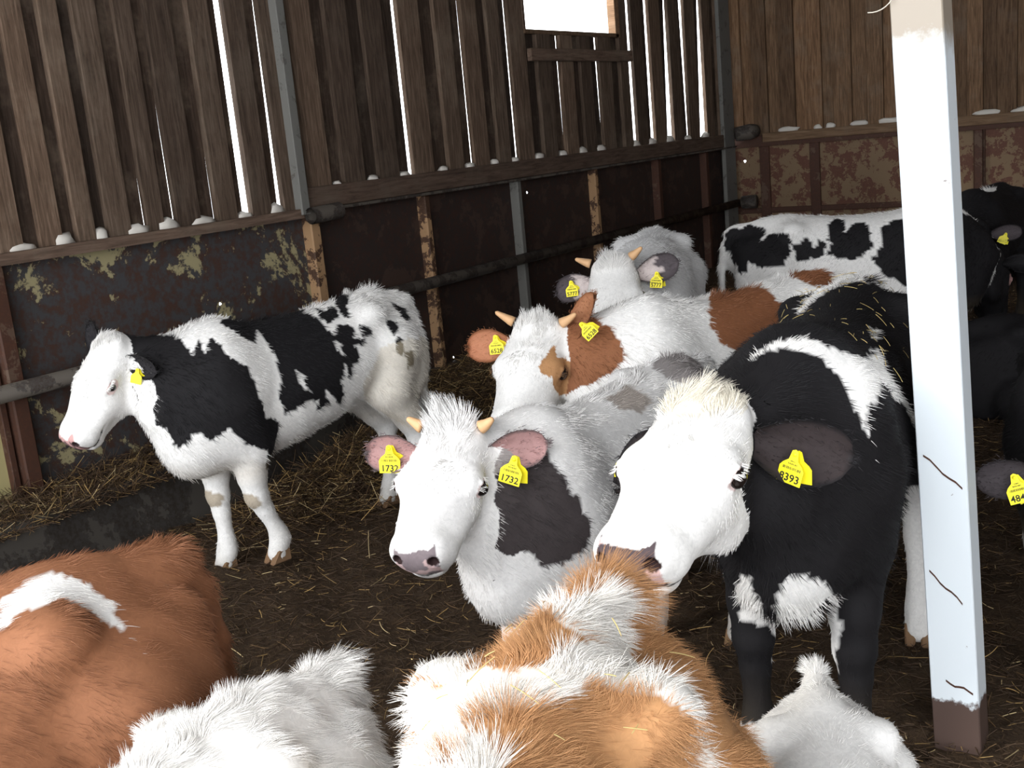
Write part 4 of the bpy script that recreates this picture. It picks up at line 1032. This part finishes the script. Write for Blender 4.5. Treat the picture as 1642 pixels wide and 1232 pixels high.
add('J', Calf((-1.90, .685), -98, .97, (.85, 0, 1.0), (0, 50, 0)),
    dict(base=BROWN * np.array([.78, .76, .76]), hairs=90000, hair_r=.00045, res=.012, fur=.022, lift=.18, curl=.22, tailcol=BROWN, tufts=[((-.68, 0, 1.09), (.09, .06, .06), .035, .6, 2)], ear=dict(outer=BROWN, inner=PINK)),
    'reddish brown calf with white shoulder stripe, back seen from above at lower left', 110)
add('K', Calf((-1.36, .75), -90, .82, (.85, 0, 1.0), (0, 50, 0)),
    dict(base=WHITE, hairs=180000, hair_r=.00034, res=.012, fur=.028, lift=.17, curl=.40, tufts=[((-.68, 0, 1.09), (.07, .06, .06), .065, 1.0, 2), ((-.2, 0, 1.13), (.45, .04, .05), .05, .9, 2)], ear=dict(outer=WHITE * .9, inner=PINK)),
    'shaggy all white calf between the two brown ones, only its back showing', 111)
add('L', Calf((-.70, .80), -77, .985, (.85, 0, 1.0), (0, 50, 0), fat=.74),
    dict(base=WHITE * np.array([1, .985, .96]), under=[
        ('cyl', [0, 4, 5], TAN, [(-.62, 25), (-.5, 38), (-.4, 52), (-.25, 62), (0, 66), (.3, 68), (.3, 110), (-.3, 112), (-.55, 95), (-.66, 70), (-.70, 45)]),
        ('cyl', [0, 4, 5], TAN, [(-.82, -70), (-.82, 70), (-.62, 42), (-.59, 16), (-.65, 7), (-.62, -7), (-.59, -25), (-.66, -45)]),
        ('cyl', [0], TAN, [(-.80, -70), (-.80, -2), (-.62, -3), (-.55, -7), (-.50, -11), (-.42, -20), (-.40, -60), (-.55, -75)]), ('cyl', [0], TAN, [(-.80, 4), (-.80, 70), (-.42, 70), (-.42, 44), (-.52, 20), (-.58, 9), (-.64, 4)])],
       
        hairs=280000, hair_r=.00032, rand=.20, res=.012, fur=.030, lift=.17, curl=.42, tailcol=TAN, tufts=[((-.68, 0, 1.09), (.12, .10, .08), .055, .8, 2), ((-.2, 0, 1.13), (.45, .05, .05), .04, .6, 1.4)], ear=dict(outer=TAN, inner=PINK)),
    'shaggy brown and white calf seen from behind in the middle foreground', 112)
add('M', Calf((-.54, 1.637), -67, .62, (.85, 0, 1.0), (0, 50, 0)),
    dict(base=WHITE, hairs=60000, hair_r=.0004, res=.013, fur=.022, lift=.14, curl=.2, tufts=[((-.70, 0, 1.09), (.045, .03, .05), .055, 1.4, 8)], ear=dict(outer=WHITE * .9, inner=PINK)),
    'small white calf with upright tail-head tuft at the foot of the white post', 113)
for key, (calf, spec, label, seed) in HERD.items():
    build_calf(calf, spec, label, seed)
# ------------------------------------------------------------------ straw
def straw(name, pos, length, r, tilt=.22, radius=.0012, curve=.12):
    n = len(pos); az = r.random(n) * 6.283; tl = np.abs(r.normal(size=n)) * tilt
    d = np.stack([np.cos(az) * np.cos(tl), np.sin(az) * np.cos(tl), np.sin(tl)], 1); t = np.linspace(-.5, .5, 4)
    s = np.stack([-np.sin(az), np.cos(az), np.zeros(n)], 1) * (r.normal(size=n) * curve)[:, None] + np.array([0, 0, .10]) * r.random(n)[:, None]
    P = pos[:, None] + d[:, None] * (length[:, None] * (t + .5 * np.sin(tl)[:, None]))[..., None] + s[:, None] * (length[:, None] * (t ** 2 - .05)[None])[..., None]
    return P
def straw_cols(n, r, pale):
    k = r.random(n); c = np.empty((n, 3))
    dark = np.array([.060, .036, .020]); mid = np.array([.115, .068, .030]); gold = np.array([.34, .22, .085]); pl = np.array([.55, .42, .22])
    c[:] = dark; c[k > 1 - pale * 3.6] = mid; c[k > 1 - pale * 1.5] = gold; c[k > 1 - pale * .35] = pl
    return c * (.6 + .8 * r.random(n))[:, None]
def ground_straw():
    r = rng(5); n = 90000
    y = .6 + 10.5 * r.random(n) ** 1.35; x = -4.55 + 6.2 * r.random(n)
    z = floor_h(x, y) + .004 + .022 * r.random(n) ** 2
    L = .02 + .075 * r.random(n) ** 1.8
    P = straw('s', np.stack([x, y, z], 1), L, r, .26, curve=.3); o = make_curves('floor_straw', P, np.array([1, 1, .9, .7]) * .0013, straw_cols(n, r, .048), None, M['straw'])
    setp(o, 'trampled brown straw and muck litter spread over the barn floor between the calves', 'straw', kind='stuff')
    # fresher heap against the left wall and under the spotted calf
    n = 16000; a = r.random(n) < .55
    x = np.where(a, -4.15 + r.normal(size=n) * .26, -4.72 + r.normal(size=n) * .20); y = np.where(a, 4.75 + r.normal(size=n) * .55, 6.9 + r.normal(size=n) * .8)
    ok = (x > -4.93) & ((y > 5.36) | (x > -4.44)); x, y = x[ok], y[ok]; n = len(x)
    z = floor_h(x, y) + .006 + .05 * r.random(n) ** 2
    P = straw('s', np.stack([x, y, z], 1), .05 + .13 * r.random(n), r, .38, curve=.2); o = make_curves('straw_heap', P, np.array([1, 1, .9, .7]) * .0015, straw_cols(n, r, .13), None, M['straw'])
    setp(o, 'loose golden straw heaped at the left wall behind the spotted calf', 'straw', kind='stuff')
    n = 9000; x = -4.96 + .42 * r.random(n); y = 2.0 + 3.3 * r.random(n); z = .275 + .07 * np.exp(-((x + 4.97) / .16) ** 2) * r.random(n) + .03 * r.random(n) ** 2
    P = straw('s', np.stack([x, y, z], 1), .04 + .12 * r.random(n), r, .4, curve=.2); P[..., 0] = np.maximum(P[..., 0], -4.99)
    o = make_curves('kerb_straw', P, np.array([1, 1, .9, .7]) * .0013, straw_cols(n, r, .085), None, M['straw'])
    setp(o, 'dirty straw lying along the top of the concrete kerb by the rusty sheets', 'straw', kind='stuff')
ground_straw()
def back_straw(key, lo, hi, n, seed, label):
    calf, spec = HERD[key][:2]; r = rng(seed); V, Q = calf.mesh(.02, 0)
    C = V[Q].mean(1); nr = np.cross(V[Q[:, 2]] - V[Q[:, 0]], V[Q[:, 3]] - V[Q[:, 1]]); nr /= np.linalg.norm(nr, axis=1)[:, None]
    m = np.where(((C > lo) & (C < hi)).all(1) & (nr[:, 2] > .45))[0]; f = r.choice(m, n)
    p = C[f] + nr[f] * (.012 + .012 * r.random(n))[:, None]; d = r.normal(size=(n, 3)); d -= nr[f] * (d * nr[f]).sum(1)[:, None] * .92; d /= np.linalg.norm(d, axis=1)[:, None]
    t = np.linspace(-.5, .5, 4); L = .015 + .035 * r.random(n) ** 1.5; P = p[:, None] + d[:, None] * (L[:, None] * t)[..., None] + nr[f][:, None] * (L[:, None] * (.02 - t ** 2 * .12))[..., None]
    W = np.array([[calf.world(q) for q in s] for s in P])
    o = make_curves('straw_wisps', W, np.array([1, 1, .9, .7]) * .0008, np.array([.55, .42, .17]) * (.6 + .6 * r.random(n))[:, None], None, M['straw']); setp(o, label, 'straw', kind='stuff')
back_straw('D', (-.48, -.2, .8), (.22, .25, 1.3), 110, 8, 'yellow straw wisps scattered on the back of the large black calf')
back_straw('L', (-.62, -.2, .9), (-.2, .25, 1.3), 26, 9, 'few straw stalks caught in the shaggy brown and white calf')
